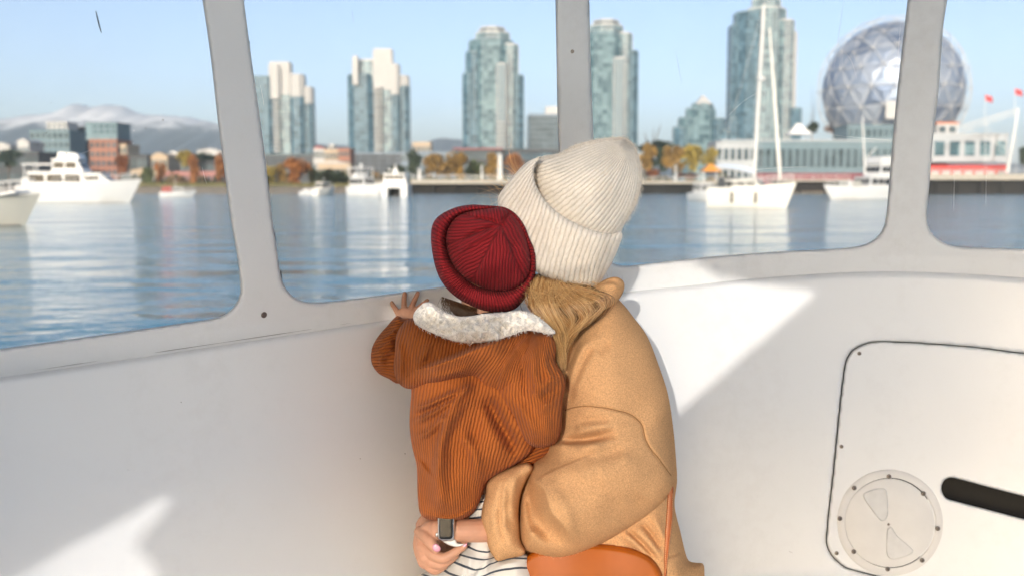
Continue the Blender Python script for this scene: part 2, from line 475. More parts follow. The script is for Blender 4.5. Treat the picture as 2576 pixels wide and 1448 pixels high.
def round_corner_loop(l): return smooth_line(l, True, 6.0)
wins = [round_corner_loop(w) for w in (W1, W2, W3, W4)]
frame, _ = inflate('window_frame', dense(outer), frame_depth, 0.013, 7.0, PAINT, None, holes=wins, step=6.0, sharp=True, blur_k=0,
                   noise=[(120, 0.0012, 3), (38, 0.0004, 4)])
to_parent(frame, cabin)

# acrylic panes: clear, with a faint reflection, a breath of dirt and scratches
GLASS = bpy.data.materials.new('scratched_acrylic'); GLASS.use_nodes = True
gn, gl = GLASS.node_tree.nodes, GLASS.node_tree.links; gn.clear()
go = gn.new('ShaderNodeOutputMaterial'); tr = gn.new('ShaderNodeBsdfTransparent'); tr.inputs[0].default_value = (0.985, 0.99, 0.99, 1)
gs = gn.new('ShaderNodeBsdfGlossy'); gs.inputs['Roughness'].default_value = 0.06; gs.inputs['Color'].default_value = (1, 1, 1, 1)
df = gn.new('ShaderNodeBsdfDiffuse'); df.inputs[0].default_value = (0.8, 0.8, 0.8, 1)
fr = gn.new('ShaderNodeFresnel'); fr.inputs[0].default_value = 1.25
mx1 = gn.new('ShaderNodeMixShader'); mx2 = gn.new('ShaderNodeMixShader')
gl.new(fr.outputs[0], mx1.inputs[0]); gl.new(tr.outputs[0], mx1.inputs[1]); gl.new(gs.outputs[0], mx1.inputs[2])
tcg = gn.new('ShaderNodeTexCoord'); nz = gn.new('ShaderNodeTexNoise'); nz.inputs['Scale'].default_value = 5; nz.inputs['Detail'].default_value = 8
gl.new(tcg.outputs['Object'], nz.inputs['Vector'])
mrg = gn.new('ShaderNodeMapRange'); mrg.inputs[1].default_value = 0.45; mrg.inputs[2].default_value = 0.8; mrg.inputs[3].default_value = 0.004; mrg.inputs[4].default_value = 0.03
gl.new(nz.outputs[0], mrg.inputs[0]); gl.new(mrg.outputs[0], mx2.inputs[0]); gl.new(mx1.outputs[0], mx2.inputs[1]); gl.new(df.outputs[0], mx2.inputs[2])
gl.new(mx2.outputs[0], go.inputs[0])
SCRATCH = mat('scratch_white', (0.8, 0.8, 0.8), 0.7)
def grow(l, k):
    c = l.mean(0); v = l - c
    return c + v * (1 + k / np.linalg.norm(v, axis=1))[:, None]
panes = []
for w in wins:
    p, _ = inflate('window_pane', grow(w, 16), lambda x, y: frame_depth(x, y) + 0.004, 0.0015, 8.0, GLASS, None, step=16.0, sharp=True, blur_k=0)
    panes.append(to_parent(p, cabin))
def scratch(par, pts, r, m):
    L = smooth_line(pts, False, 12.0)
    q = P(L[:, 0], L[:, 1], frame_depth(L[:, 0], L[:, 1]) - 0.0005)
    k = len(q); rr = [r * (0.25 + 0.75 * math.sin(math.pi * (i + .5) / k)) for i in range(k)]
    v, f = tube_mesh(q, rr, 5); to_parent(mesh_obj('scratch', v, f, m), par)
scratch(panes[0], [(241, 28), (246, 50), (251, 70), (255, 83)], 0.0011, SLOT)
for a, pts in ((1, [(655, 215), (660, 240), (664, 265)]), (1, [(887, 30), (889, 58)]), (0, [(192, 392), (228, 378)]), (0, [(509, 422), (514, 445), (520, 462)]),
               (2, [(2123, 0), (2110, 90), (2098, 170)]), (2, [(2268, 40), (2258, 150), (2250, 240)]), (2, [(1824, 300), (1870, 255), (1905, 235)]),
               (2, [(1850, 433), (1940, 424), (2030, 420)]), (2, [(2040, 333), (2140, 345), (2240, 353)]), (3, [(2401, 440), (2399, 530)]), (3, [(2481, 430), (2480, 520)]),
               (2, [(2110, 120), (2140, 150), (2155, 200)]), (2, [(1700, 130), (1715, 210)])):
    scratch(panes[a], pts, 0.00028, SCRATCH)
for k in range(26):
    x, y = random.uniform(60, 540), random.uniform(230, 480)
    if k > 18: x, y = random.uniform(720, 1100), random.uniform(150, 560)
    q = P([x], [y], frame_depth(np.array([x]), np.array([y])) - 0.0008)[0]
    bm = bmesh.new(); bmesh.ops.create_icosphere(bm, subdivisions=1, radius=random.uniform(0.0004, 0.0011))
    me = bpy.data.meshes.new('dirt_speck'); bm.to_mesh(me); bm.free(); me.materials.append(SLOT if k % 3 else SCRATCH)
    o = link(bpy.data.objects.new('dirt_speck', me)); o.location = q; bpy.context.view_layer.update(); to_parent(o, panes[0] if k <= 18 else panes[1])

def wd(x, y): return wall_depth(x) - 0.012 - 0.00002 * np.maximum(y - wall_top(x), 0)
xs_top = list(range(-700, 3101, 50))
SLOT_L = [(2396, 1200), (2376, 1206), (2368, 1228), (2378, 1250), (2396, 1257), (2480, 1279), (2576, 1304), (2700, 1336), (2790, 1359), (2812, 1350), (2818, 1328), (2806, 1308), (2700, 1279), (2576, 1247), (2480, 1222)]
HATCH = [(2212, 858), (2176, 864), (2146, 880), (2129, 906), (2119, 968), (2111, 1040), (2103, 1120), (2095, 1200), (2087, 1268), (2080, 1340), (2080, 1368), (2090, 1392), (2106, 1410), (2130, 1427), (2212, 1449), (2420, 1502), (2640, 1556), (2860, 1600), (2980, 1590), (3000, 1500), (3010, 1250), (3010, 1000), (2990, 935), (2940, 915), (2780, 905), (2576, 888), (2455, 873), (2314, 862)]
hl = smooth_line(HATCH, True, 6.0)
hull_out = [(x, float(wall_top(x))) for x in xs_top] + [(3100, 1750), (-700, 1750)]
side_panel, _ = inflate('side_panel', dense(hull_out, 8), wd, 0.020, 15.0, GEL, None, holes=[grow(hl, 0.9)], Tb=0.02, step=5.0, hole_R=3.0, sharp=True, blur_k=0, noise=[(500, 0.004, 8), (160, 0.0007, 9)])
to_parent(side_panel, cabin)
groove = smooth_line([(-300, 984), (0, 944), (396, 886), (678, 844), (989, 797), (1200, 772)], False, 14.0)
v, f = tube_mesh(P(groove[:, 0], groove[:, 1] - 1, frame_depth(groove[:, 0], groove[:, 1]) - 0.0128), [0.0003 + 0.0005 * max(0, vnoise(np.array([i * 9.0]), np.array([0.0]), 40, 5)[0]) for i in range(len(groove))], 5)
to_parent(mesh_obj('sealant_line', v, f, mat('dirty_sealant', (0.36, 0.35, 0.34), 0.8)), cabin)

# hatch panel, set flush in the side with a dark gap round it
hatch, _ = inflate('hatch_panel', grow(hl, -0.7), wd, 0.020, 2.8, GEL, None, holes=[smooth_line(SLOT_L, True, 5.0)], Tb=0.006, step=4.0, sharp=True, blur_k=0, noise=[(300, 0.002, 12)])
to_parent(hatch, cabin)
back, _ = inflate('dark_backing', grow(hl, 12.0), lambda x, y: wall_depth(x) + 0.05, 0.004, 5.0, GAP, None, step=30.0, sharp=True, blur_k=0)  # near-black sheet: the dark of slot and gap put into colour
to_parent(back, cabin)
def wall_frame(px, py, lift):
    """point and axes on the hatch face"""
    e = 3.0
    q = lambda x, y: P(np.array([x]), np.array([y]), wd(np.array([x]), np.array([y])) - 0.020 - lift)[0]
    c = q(px, py); u = q(px + e, py) - c; w = q(px, py - e) - c
    u /= np.linalg.norm(u); nn = np.cross(u, w); nn /= np.linalg.norm(nn); w = np.cross(nn, u)
    return Vector(c), Vector(u), Vector(w), Vector(nn)      # nn points to the viewer
def disc(name, px, py, profile, m, par, lift=0.0, seg=48):
    """lathe on the wall: profile = [(radius, height)]"""
    c, u, w, nn = wall_frame(px, py, lift); v = []; f = []
    for r, h in profile:
        for k in range(seg):
            a = 2 * math.pi * k / seg
            v.append(c + (u * math.cos(a) + w * math.sin(a)) * r + nn * h)
    n = len(profile)
    for i in range(n - 1):
        for k in range(seg): f.append((i * seg + k, i * seg + (k + 1) % seg, (i + 1) * seg + (k + 1) % seg, (i + 1) * seg + k))
    f.append(tuple((n - 1) * seg + k for k in range(seg)))
    return to_parent(mesh_obj(name, v, f, m, None, True), par)
def flat_smooth(o):
    o.modifiers.new('edges', 'EDGE_SPLIT').split_angle = math.radians(35); return o
pm = 2.42 / F
def screw(px, py, par, lift, r=0.0052):
    s = flat_smooth(disc('screw', px, py, [(r, -0.001), (r, 0.0006), (r * 0.8, 0.0017), (r * 0.3, 0.0022)], SCREW, par, lift, 16))
    c, u, w, nn = wall_frame(px, py, lift); a = random.uniform(0, 3.14); mb = MB()
    for k in (0, 1):
        d = u * math.cos(a + k * math.pi / 2) + w * math.sin(a + k * math.pi / 2); e = nn.cross(d); L, t = r * 0.62, r * 0.13
        mb.add([c + d * i * L + e * j * t + nn * h for h in (0.0015, 0.00245 + 0.0001 * k) for i, j in ((-1, -1), (1, -1), (1, 1), (-1, 1))], [(0, 1, 2, 3), (4, 5, 6, 7), (0, 1, 5, 4), (1, 2, 6, 5), (2, 3, 7, 6), (3, 0, 4, 7)])
    return s, mb
cx, cy = 2238.0, 1313.0
R1, R2 = 131 * pm, 110 * pm
ring = flat_smooth(disc('deck_plate', cx, cy, [(R1, -0.004), (R1, 0.0022), (R1 - 0.003, 0.0045), (R2 + 0.004, 0.0052), (R2 + 0.0015, 0.0046), (R2 + 0.0012, 0.001), (R2 - 0.02, 0.001)], PLATE, hatch))
disc('plate_gap', cx - 1, cy, [(R2 + 0.0013, 0.0012), (R2 - 0.004, 0.0013)], GAP, hatch)
lid = flat_smooth(disc('plate_lid', cx - 2, cy, [(R2, 0.0), (R2 - 0.0006, 0.0044), (R2 - 0.004, 0.0062), (R2 * 0.5, 0.0066), (0.002, 0.0067)], PLATE, hatch))
for q in ([(2172, 1245), (2196, 1230), (2225, 1228), (2232, 1245), (2234, 1290), (2228, 1306), (2216, 1308), (2196, 1285)],
          [(2232, 1330), (2243, 1325), (2256, 1345), (2297, 1382), (2292, 1392), (2256, 1405), (2236, 1402), (2230, 1385)]):
    o, _ = inflate('finger_grip', q, lambda x, y: wd(x, y) - 0.020 - 0.0068, 0.0012, 8.0, RECESS, None, step=2.5, spacing=3.0)
    to_parent(o, hatch)
for x, y in ((2236, 1197), (2149, 1226), (2323, 1240), (2113, 1303), (2359, 1328), (2148, 1386), (2320, 1408), (2233, 1430)):
    s, cross = screw(x, y, hatch, 0.0048, 0.0056)
    to_parent(cross.build('screw_cross', SLOT), hatch)
for x, y in ((2162, 888), (2117, 1122), (2105, 1390), (2700, 1520)):
    s, cross = screw(x, y, hatch, 0.0003, 0.0046); to_parent(cross.build('screw_cross', SLOT), hatch)
disc('centre_pin', cx - 5, cy + 3, [(0.003, 0.0066), (0.003, 0.0076), (0.001, 0.008)], SCREW, hatch, seg=12)

def frame_disc(name, px, py, prof, m):
    """small fixing on the window frame"""
    global wd
    keep = wd
    wd = lambda x, y: frame_depth(x, y) - 0.013 + 0.020
    o = disc(name, px, py, prof, m, cabin, 0.0, 20); wd = keep; return o
frame_disc('screw', 664, 791, [(0.0058, -0.001), (0.0058, 0.0012), (0.0045, 0.002), (0.0042, 0.0016), (0.0022, 0.0016), (0.001, 0.0022)], SCREW)
frame_disc('screw_hole', 1072, 751, [(0.0022, -0.001), (0.0022, 0.0004), (0.001, 0.0005)], GAP)
frame_disc('screw_hole', 1440, 130, [(0.0042, -0.001), (0.004, 0.0006), (0.002, 0.0009)], mat('chipped_filler', (0.42, 0.36, 0.30), 0.8, noise=0.4, nscale=400))
SCUFF = mat('grey_scuff', (0.45, 0.44, 0.43), 0.7)
for a, b in (((671, 1310), (672, 1322)), ((586, 1280), (588, 1282)), ((1018, 1139), (1020, 1141)), ((320, 1180), (331, 1184)), ((842, 1330), (846, 1345)), ((905, 1152), (908, 1153)), ((210, 1060), (214, 1061)), ((1880, 980), (1896, 986)), ((1930, 1260), (1933, 1263)), ((1795, 1190), (1801, 1192)), ((2010, 840), (2026, 836)), ((1985, 1385), (1999, 1392)), ((120, 1120), (124, 1128)), ((455, 1010), (457, 1012))):
    L = np.array([a, b], float); q = P(L[:, 0], L[:, 1], wd(L[:, 0], L[:, 1]) - 0.0202)
    v, f = tube_mesh(q, [0.001, 0.0005], 5); to_parent(mesh_obj('scuff', v, f, SLOT if b[1] in (1322, 1282, 1141) else SCUFF), side_panel)

FILL_SHEET = bpy.data.materials.new('translucent_fill_sheet'); FILL_SHEET.use_nodes = True  # made-up translucent sheet, lets extra fill light into the cabin
fn_, fl_ = FILL_SHEET.node_tree.nodes, FILL_SHEET.node_tree.links; fn_.clear()
fo_ = fn_.new('ShaderNodeOutputMaterial'); fm_ = fn_.new('ShaderNodeMixShader'); fm_.inputs[0].default_value = 0.6
fd_ = fn_.new('ShaderNodeBsdfDiffuse'); fd_.inputs[0].default_value = (0.86, 0.87, 0.88, 1); ft_ = fn_.new('ShaderNodeBsdfTranslucent'); ft_.inputs[0].default_value = (0.90, 0.92, 0.94, 1)
fl_.new(fd_.outputs[0], fm_.inputs[1]); fl_.new(ft_.outputs[0], fm_.inputs[2]); fl_.new(fm_.outputs[0], fo_.inputs[0])
# roof, deck, bench and an added unseen mask whose openings shape the low sun
xs = np.arange(-700, 3101, 100.0); ytop = np.full_like(xs, -430.0)
rim = P(xs, ytop, frame_depth(xs, ytop) + 0.02)
ROOF_Z = 2.38
poly = [(p[0], p[1]) for p in rim] + [(2.4, -0.75), (-1.9, -0.75)]
mb = MB().prism(poly, ROOF_Z, ROOF_Z + 0.035); to_parent(mb.build('cabin_roof', FILL_SHEET), cabin)  # unseen roof, made translucent to add fill light
top = rim; mbh = MB()
for i in range(len(top) - 1):                                  # header between the window frame and the roof
    a, b = top[i], top[i + 1]
    mbh.add([(a[0], a[1], a[2] - .02), (b[0], b[1], b[2] - .02), (b[0], b[1], ROOF_Z), (a[0], a[1], ROOF_Z), (a[0], a[1] + .03, a[2] - .02), (b[0], b[1] + .03, b[2] - .02), (b[0], b[1] + .03, ROOF_Z), (a[0], a[1] + .03, ROOF_Z)],
            [(0, 1, 2, 3), (7, 6, 5, 4), (0, 4, 5, 1), (2, 6, 7, 3)])
to_parent(mbh.build('roof_header', GEL), cabin)
rimb = P(xs, np.full_like(xs, 1200.0), wall_depth(xs) + 0.05)
DECK = mat('grey_deck_paint', (0.80, 0.78, 0.75), 0.7, noise=0.04, nscale=8)
mb = MB().prism([(p[0], p[1]) for p in rimb] + [(2.4, -0.9), (-1.9, -0.9)], 0.36, 0.40); to_parent(mb.build('cabin_deck', DECK), cabin)
mb = MB().box(-0.55, 0.70, 1.60, 1.95, 0.40, 0.70); to_parent(mb.build('bench', GEL), cabin)

MASK_Y = -0.60
def to_mask(px, py, d):
    q = P(np.array([float(px)]), np.array([float(py)]), np.array([float(d)]))[0]
    t = (MASK_Y - q[1]) / SUN_DIR[1]
    r = q + SUN_DIR * t
    return (r[0], r[2])
W = lambda x, y: (x, y, float(wall_depth(x)) - 0.03)
OPEN_A = [W(2056, 735), W(1690, 1052), (1672, 1080, 1.98), (1682, 1180, 1.98), (1690, 1300, 1.98), (1700, 1390, 1.98), (1690, 1480, 1.95), (1600, 1640, 1.9), (1040, 1640, 1.85), (1000, 1300, 1.85), (1005, 985, 1.85), (1060, 940, 1.83), (1300, 850, 1.83),  # opening traced back from the wanted sun patches, shadow notch included
          (1300, 800, 1.85), (1160, 815, 1.85), (1030, 800, 1.90), (975, 800, 2.05), (975, 785, 2.05), (1060, 755, 1.95), (1170, 730, 1.83), (1300, 690, 1.83), (1420, 705, 1.9), (1512, 690, 1.9), (1540, 640, 1.9), (1565, 560, 1.95), W(1600, 655), W(1740, 650), W(1800, 690), W(1900, 712)]
OPEN_B = [W(20, 1470), W(200, 1365), W(330, 1298), W(400, 1257), W(425, 1243), W(443, 1250), W(430, 1275), W(400, 1312), W(376, 1342), W(363, 1366), W(374, 1386), W(396, 1406), W(412, 1432), W(420, 1480)]  # opening traced back from the lower left sun patch
def plate_with_holes(name, rect, holes, y0, y1, m):
    bm = bmesh.new()
    def loop(pts):
        vs = [bm.verts.new((x, y0, z)) for x, z in pts]
        for i in range(len(vs)): bm.edges.new((vs[i], vs[(i + 1) % len(vs)]))
    loop(rect)
    for h in holes: loop(h)
    bmesh.ops.triangle_fill(bm, edges=bm.edges[:], use_beauty=True)
    r = bmesh.ops.extrude_face_region(bm, geom=bm.faces[:])
    for v in [g for g in r['geom'] if isinstance(g, bmesh.types.BMVert)]: v.co.y = y1
    bmesh.ops.recalc_face_normals(bm, faces=bm.faces[:])
    me = bpy.data.meshes.new(name); bm.to_mesh(me); bm.free(); me.materials.append(m)
    return link(bpy.data.objects.new(name, me))
OPEN_C = [(1066, 745, 1.90), (1072, 600, 1.90), (1090, 520, 1.90), (1200, 440, 1.92), (1330, 350, 1.97), (1480, 310, 1.97), (1640, 310, 1.97), (1660, 420, 1.97), (1590, 560, 1.97), (1528, 640, 1.94), (1508, 676, 1.92), (1418, 690, 1.90), (1300, 676, 1.85), (1170, 716, 1.85)]  # opening added so that dimmed sun reaches the hats
oa = [to_mask(*p) for p in OPEN_A]; oc = [to_mask(*p) for p in OPEN_C]; ob_ = [to_mask(*p) for p in OPEN_B]
bulk = plate_with_holes('aft_sun_mask', [(-1.50, 1.12), (0.85, 1.12), (0.85, ROOF_Z - 0.002), (-1.50, ROOF_Z - 0.002)], [oa, ob_, oc], MASK_Y, MASK_Y - 0.004, FILL_SHEET)  # unseen plate added behind the camera to mask and diffuse the sun
to_parent(bulk, cabin)  # the added unseen sun mask
HAT_DIM = bpy.data.materials.new('hat_sun_dimming'); HAT_DIM.use_nodes = True  # made-up filter that dims the sun on the hats
kn, kl = HAT_DIM.node_tree.nodes, HAT_DIM.node_tree.links; kn.clear()
ko = kn.new('ShaderNodeOutputMaterial'); kt = kn.new('ShaderNodeBsdfTransparent'); kt.inputs[0].default_value = (0.62, 0.59, 0.56, 1)
kl.new(kt.outputs[0], ko.inputs[0])
cxm = sum(p[0] for p in oc) / len(oc); czm = sum(p[1] for p in oc) / len(oc)
big = [(cxm + (x - cxm) * 1.03, czm + (z - czm) * 1.03) for x, z in oc]
MAIN_DIM = HAT_DIM.copy(); MAIN_DIM.name = 'main_sun_dimming'; MAIN_DIM.node_tree.nodes['Transparent BSDF'].inputs[0].default_value = (0.76, 0.75, 0.73, 1)  # made-up filter that weakens the sun through the large opening
cxa = sum(p[0] for p in oa) / len(oa); cza = sum(p[1] for p in oa) / len(oa)
v_ = [Vector((x, MASK_Y - 0.008, z)) for x, z in oa]
from mathutils.geometry import tessellate_polygon
to_parent(mesh_obj('main_sun_dimmer', v_, tessellate_polygon([v_]), MAIN_DIM), cabin)  # added unseen sheet, softens the main sun patch
to_parent(mesh_obj('hat_sun_dimmer', [(x, MASK_Y + 0.003, z) for x, z in big], [tuple(range(len(big)))], HAT_DIM), cabin)  # added unseen sheet, dims the sun on the hats
print('sun mask z', max(p[1] for p in oa), min(p[1] for p in oa), max(p[0] for p in oa), min(p[0] for p in ob_), min(p[1] for p in ob_))
# ------------------------------------------------------------------ harbour, far shore and town
def objmat(o, m):
    o.material_slots[0].link = 'OBJECT'; o.material_slots[0].material = m; return o
def X(px, Y): return float(atY(px, 471, Y).x)
def Z(py, Y): return float(atY(1288, py, Y).z)

# water: fine wind ripples over longer, wider swells
WAT = bpy.data.materials.new('harbour_water'); WAT.use_nodes = True
n, l = WAT.node_tree.nodes, WAT.node_tree.links; b = n['Principled BSDF']
b.inputs['Base Color'].default_value = (0.05, 0.19, 0.26, 1); b.inputs['Roughness'].default_value = 0.06; b.inputs['IOR'].default_value = 1.333
geo = nd(WAT, 'ShaderNodeNewGeometry')
def wave(scale, sx, sy, detail, dist, prev, rot=0.0):
    mp = nd(WAT, 'ShaderNodeMapping'); mp.inputs['Scale'].default_value = (sx, sy, 1); mp.inputs['Rotation'].default_value = (0, 0, rot)
    l.new(geo.outputs['Position'], mp.inputs[0])
    t = nd(WAT, 'ShaderNodeTexNoise'); t.inputs['Scale'].default_value = scale; t.inputs['Detail'].default_value = detail; t.inputs['Roughness'].default_value = 0.5
    l.new(mp.outputs[0], t.inputs['Vector'])
    bp = nd(WAT, 'ShaderNodeBump'); bp.inputs['Strength'].default_value = 1.0; bp.inputs['Distance'].default_value = dist
    l.new(t.outputs[0], bp.inputs['Height'])
    if prev is not None: l.new(prev.outputs[0], bp.inputs['Normal'])
    return bp
w1 = wave(0.22, 0.55, 1.0, 2.0, 0.46, None, 0.12)
w2 = wave(0.75, 0.65, 1.0, 3.0, 0.19, w1, -0.15)
w3 = wave(3.4, 0.7, 1.0, 3.0, 0.055, w2, 0.2)
l.new(w3.outputs[0], b.inputs['Normal'])
water = mesh_obj('water', [(-900, -60, 0), (900, -60, 0), (900, 275, 0), (-900, 275, 0)], [(0, 1, 2, 3)], WAT); tag(water, kind='structure')
water.visible_shadow = True
GROUND = mat('town_ground', (0.10, 0.10, 0.08), 0.9, noise=0.3, nscale=0.05)
ground = mesh_obj('ground', [(-7000, 264, 1.9), (7000, 264, 1.9), (7000, 9000, 1.9), (-7000, 9000, 1.9)], [(0, 1, 2, 3)], GROUND); tag(ground, kind='structure')
bed = mesh_obj('harbour_bed', [(-7000, -2000, -3), (7000, -2000, -3), (7000, 9000, -3), (-7000, 9000, -3)], [(0, 1, 2, 3)], GROUND); tag(bed, kind='structure')

# the shore: a stony bank with dry grass on top
BANK = mat('stony_bank', (0.30, 0.25, 0.18), 0.9, noise=0.35, nscale=1.2, bump=0.6, bscale=2.5, bdist=0.2)
nx, ny = 260, 7; V = []; Fc = []
for j in range(ny):
    for i in range(nx):
        x = -230 + i * 480 / (nx - 1); t = j / (ny - 1)
        y = 248 + 17 * t + vnoise(np.array([x]), np.array([j * 3.0]), 6, 2)[0] * 1.2
        z = -0.5 + 2.4 * t ** 0.7 + vnoise(np.array([x]), np.array([y]), 3.5, 4)[0] * 0.25 * (1 - abs(2 * t - 1))
        V.append((x, y, z))
for j in range(ny - 1):
    for i in range(nx - 1): Fc.append((j * nx + i, j * nx + i + 1, (j + 1) * nx + i + 1, (j + 1) * nx + i))
bank = mesh_obj('shore_bank', V, Fc, BANK, smooth=True); tag(bank, kind='structure')
GRASS = mat('dry_grass', (0.16, 0.15, 0.06), 0.9, noise=0.4, nscale=1.5)
gb = []; gf = []
for i in range(2600):
    px = random.uniform(330, 690) if i % 3 else random.uniform(690, 1040)
    y = random.uniform(262, 268); x = X(px, y); h = random.uniform(0.3, 1.0); w = random.uniform(0.15, 0.4); k = len(gb)
    gb += [(x - w, y, 1.8), (x + w, y + random.uniform(-.2, .2), 1.8), (x + random.uniform(-.3, .3), y, 1.8 + h)]; gf.append((k, k + 1, k + 2))
tag(mesh_obj('grass', gb, gf, GRASS), kind='stuff')

# mountains: rows of ridges, forest below and snow on the tops
MTN = mat('mountain_forest', (0.055, 0.07, 0.075), 0.95)
n, l = MTN.node_tree.nodes, MTN.node_tree.links; b = n['Principled BSDF']
geo = nd(MTN, 'ShaderNodeNewGeometry'); sep = nd(MTN, 'ShaderNodeSeparateXYZ'); l.new(geo.outputs['Position'], sep.inputs[0])
tn = nd(MTN, 'ShaderNodeTexNoise'); tn.inputs['Scale'].default_value = 0.012; tn.inputs['Detail'].default_value = 6; l.new(geo.outputs['Position'], tn.inputs['Vector'])
ad = nd(MTN, 'ShaderNodeMath', operation='MULTIPLY_ADD', i_1=110.0); l.new(tn.outputs[0], ad.inputs[0]); l.new(sep.outputs[2], ad.inputs[2])
mr = nd(MTN, 'ShaderNodeMapRange', i_1=225.0, i_2=275.0); l.new(ad.outputs[0], mr.inputs[0])
mc = nd(MTN, 'ShaderNodeMix', data_type='RGBA'); mc.inputs[6].default_value = (0.05, 0.085, 0.13, 1); mc.inputs[7].default_value = (0.85, 0.85, 0.86, 1)
l.new(mr.outputs[0], mc.inputs[0]); l.new(mc.outputs[2], b.inputs['Base Color'])
ridge_px = smooth_line([(-400, 330), (-150, 300), (0, 301), (60, 292), (110, 290), (150, 283), (180, 266), (205, 262), (240, 268), (275, 263), (320, 268), (350, 284), (420, 291), (480, 297), (550, 309), (640, 330), (760, 355), (850, 366), (960, 372), (1060, 360), (1110, 350), (1160, 352), (1230, 362), (1400, 385), (1700, 400), (2000, 405), (2400, 410), (3000, 420)], False, 6.0)
YM = 3400.0
pxs = np.arange(-400, 2990, 9.0); rows = [0.0, 0.18, 0.36, 0.52, 0.68, 0.83, 1.0]; V = []; Fc = []
for j, t in enumerate(rows):
    Yj = YM - (1 - t) * 1100
    for px in pxs:
        top = Z(float(np.interp(px, ridge_px[:, 0], ridge_px[:, 1])), YM); x = X(px, YM) * (0.9 + 0.1 * t)
        nn_ = vnoise(np.array([px]), np.array([t * 60]), 26, 6)[0] * 0.6 + vnoise(np.array([px]), np.array([t * 40]), 11, 7)[0] * 0.4
        z = top * (t ** 0.9) * (1 + 0.16 * nn_ * (1 - t) * 2) + nn_ * 5 * t
        V.append((x, Yj, max(z, 0) if t > 0 else 0.0))
for px in pxs: V.append((X(px, YM) * 1.05, YM + 700, 0))
m_ = len(pxs)
for j in range(len(rows)):
    for i in range(m_ - 1): Fc.append((j * m_ + i, j * m_ + i + 1, (j + 1) * m_ + i + 1, (j + 1) * m_ + i))
mt = mesh_obj('mountains', V, Fc, MTN, smooth=True); tag(mt, kind='structure')

# ---------------- buildings
def glass_mat(name, lo, hi, cell=(3.3, 3.3, 2.9), rough=0.22):
    m = mat(name, lo, rough, spec=0.16); n, l = m.node_tree.nodes, m.node_tree.links; b = n['Principled BSDF']
    geo = nd(m, 'ShaderNodeNewGeometry'); sn = nd(m, 'ShaderNodeVectorMath', operation='SNAP'); sn.inputs[1].default_value = cell
    l.new(geo.outputs['Position'], sn.inputs[0])
    wn_ = nd(m, 'ShaderNodeTexWhiteNoise'); l.new(sn.outputs[0], wn_.inputs['Vector'])
    mx = nd(m, 'ShaderNodeMix', data_type='RGBA'); mx.inputs[6].default_value = (*lo, 1); mx.inputs[7].default_value = (*hi, 1)
    l.new(wn_.outputs['Value'], mx.inputs[0]); l.new(mx.outputs[2], b.inputs['Base Color'])
    return m
TGLASS = glass_mat('tower_blue_glass', (0.010, 0.045, 0.075), (0.11, 0.21, 0.28))
TGREEN = glass_mat('tower_green_glass', (0.012, 0.055, 0.08), (0.19, 0.30, 0.33))
DGLASS = glass_mat('dark_glass', (0.03, 0.05, 0.06), (0.09, 0.13, 0.15))
CONC = mat('pale_concrete', (0.47, 0.465, 0.45), 0.8, noise=0.06, nscale=0.4)
CONCG = mat('grey_green_concrete', (0.15, 0.22, 0.25), 0.8, noise=0.08, nscale=0.4)
WHITE = mat('white_render', (0.49, 0.49, 0.48), 0.7, noise=0.05, nscale=0.5)
BRICK = mat('red_brick', (0.33, 0.15, 0.10), 0.85, noise=0.15, nscale=0.8)
TAN = mat('tan_render', (0.48, 0.38, 0.27), 0.85, noise=0.1, nscale=0.6)
ROOFR = mat('dull_red_roof', (0.36, 0.10, 0.09), 0.75, noise=0.15, nscale=0.8)
RED = mat('red_panel', (0.55, 0.05, 0.04), 0.6, noise=0.1, nscale=0.6)
PINK = mat('faded_pink_wall', (0.40, 0.19, 0.17), 0.85, noise=0.15, nscale=0.8)
CONCW = mat('shaded_white_panel', (0.42, 0.45, 0.47), 0.7, noise=0.06, nscale=0.4)  # white panel greyed: shade and haze put into its colour
DRED = mat('dark_red_panel', (0.20, 0.03, 0.045), 0.6, noise=0.15, nscale=0.6)
DARK = mat('dark_cladding', (0.05, 0.055, 0.06), 0.7, noise=0.2, nscale=0.5)
BLUEG = mat('blue_grey_roofing', (0.16, 0.21, 0.26), 0.6, noise=0.1, nscale=0.3)
STEEL = mat('painted_steel', (0.66, 0.66, 0.64), 0.45)
FLOOR = 2.9
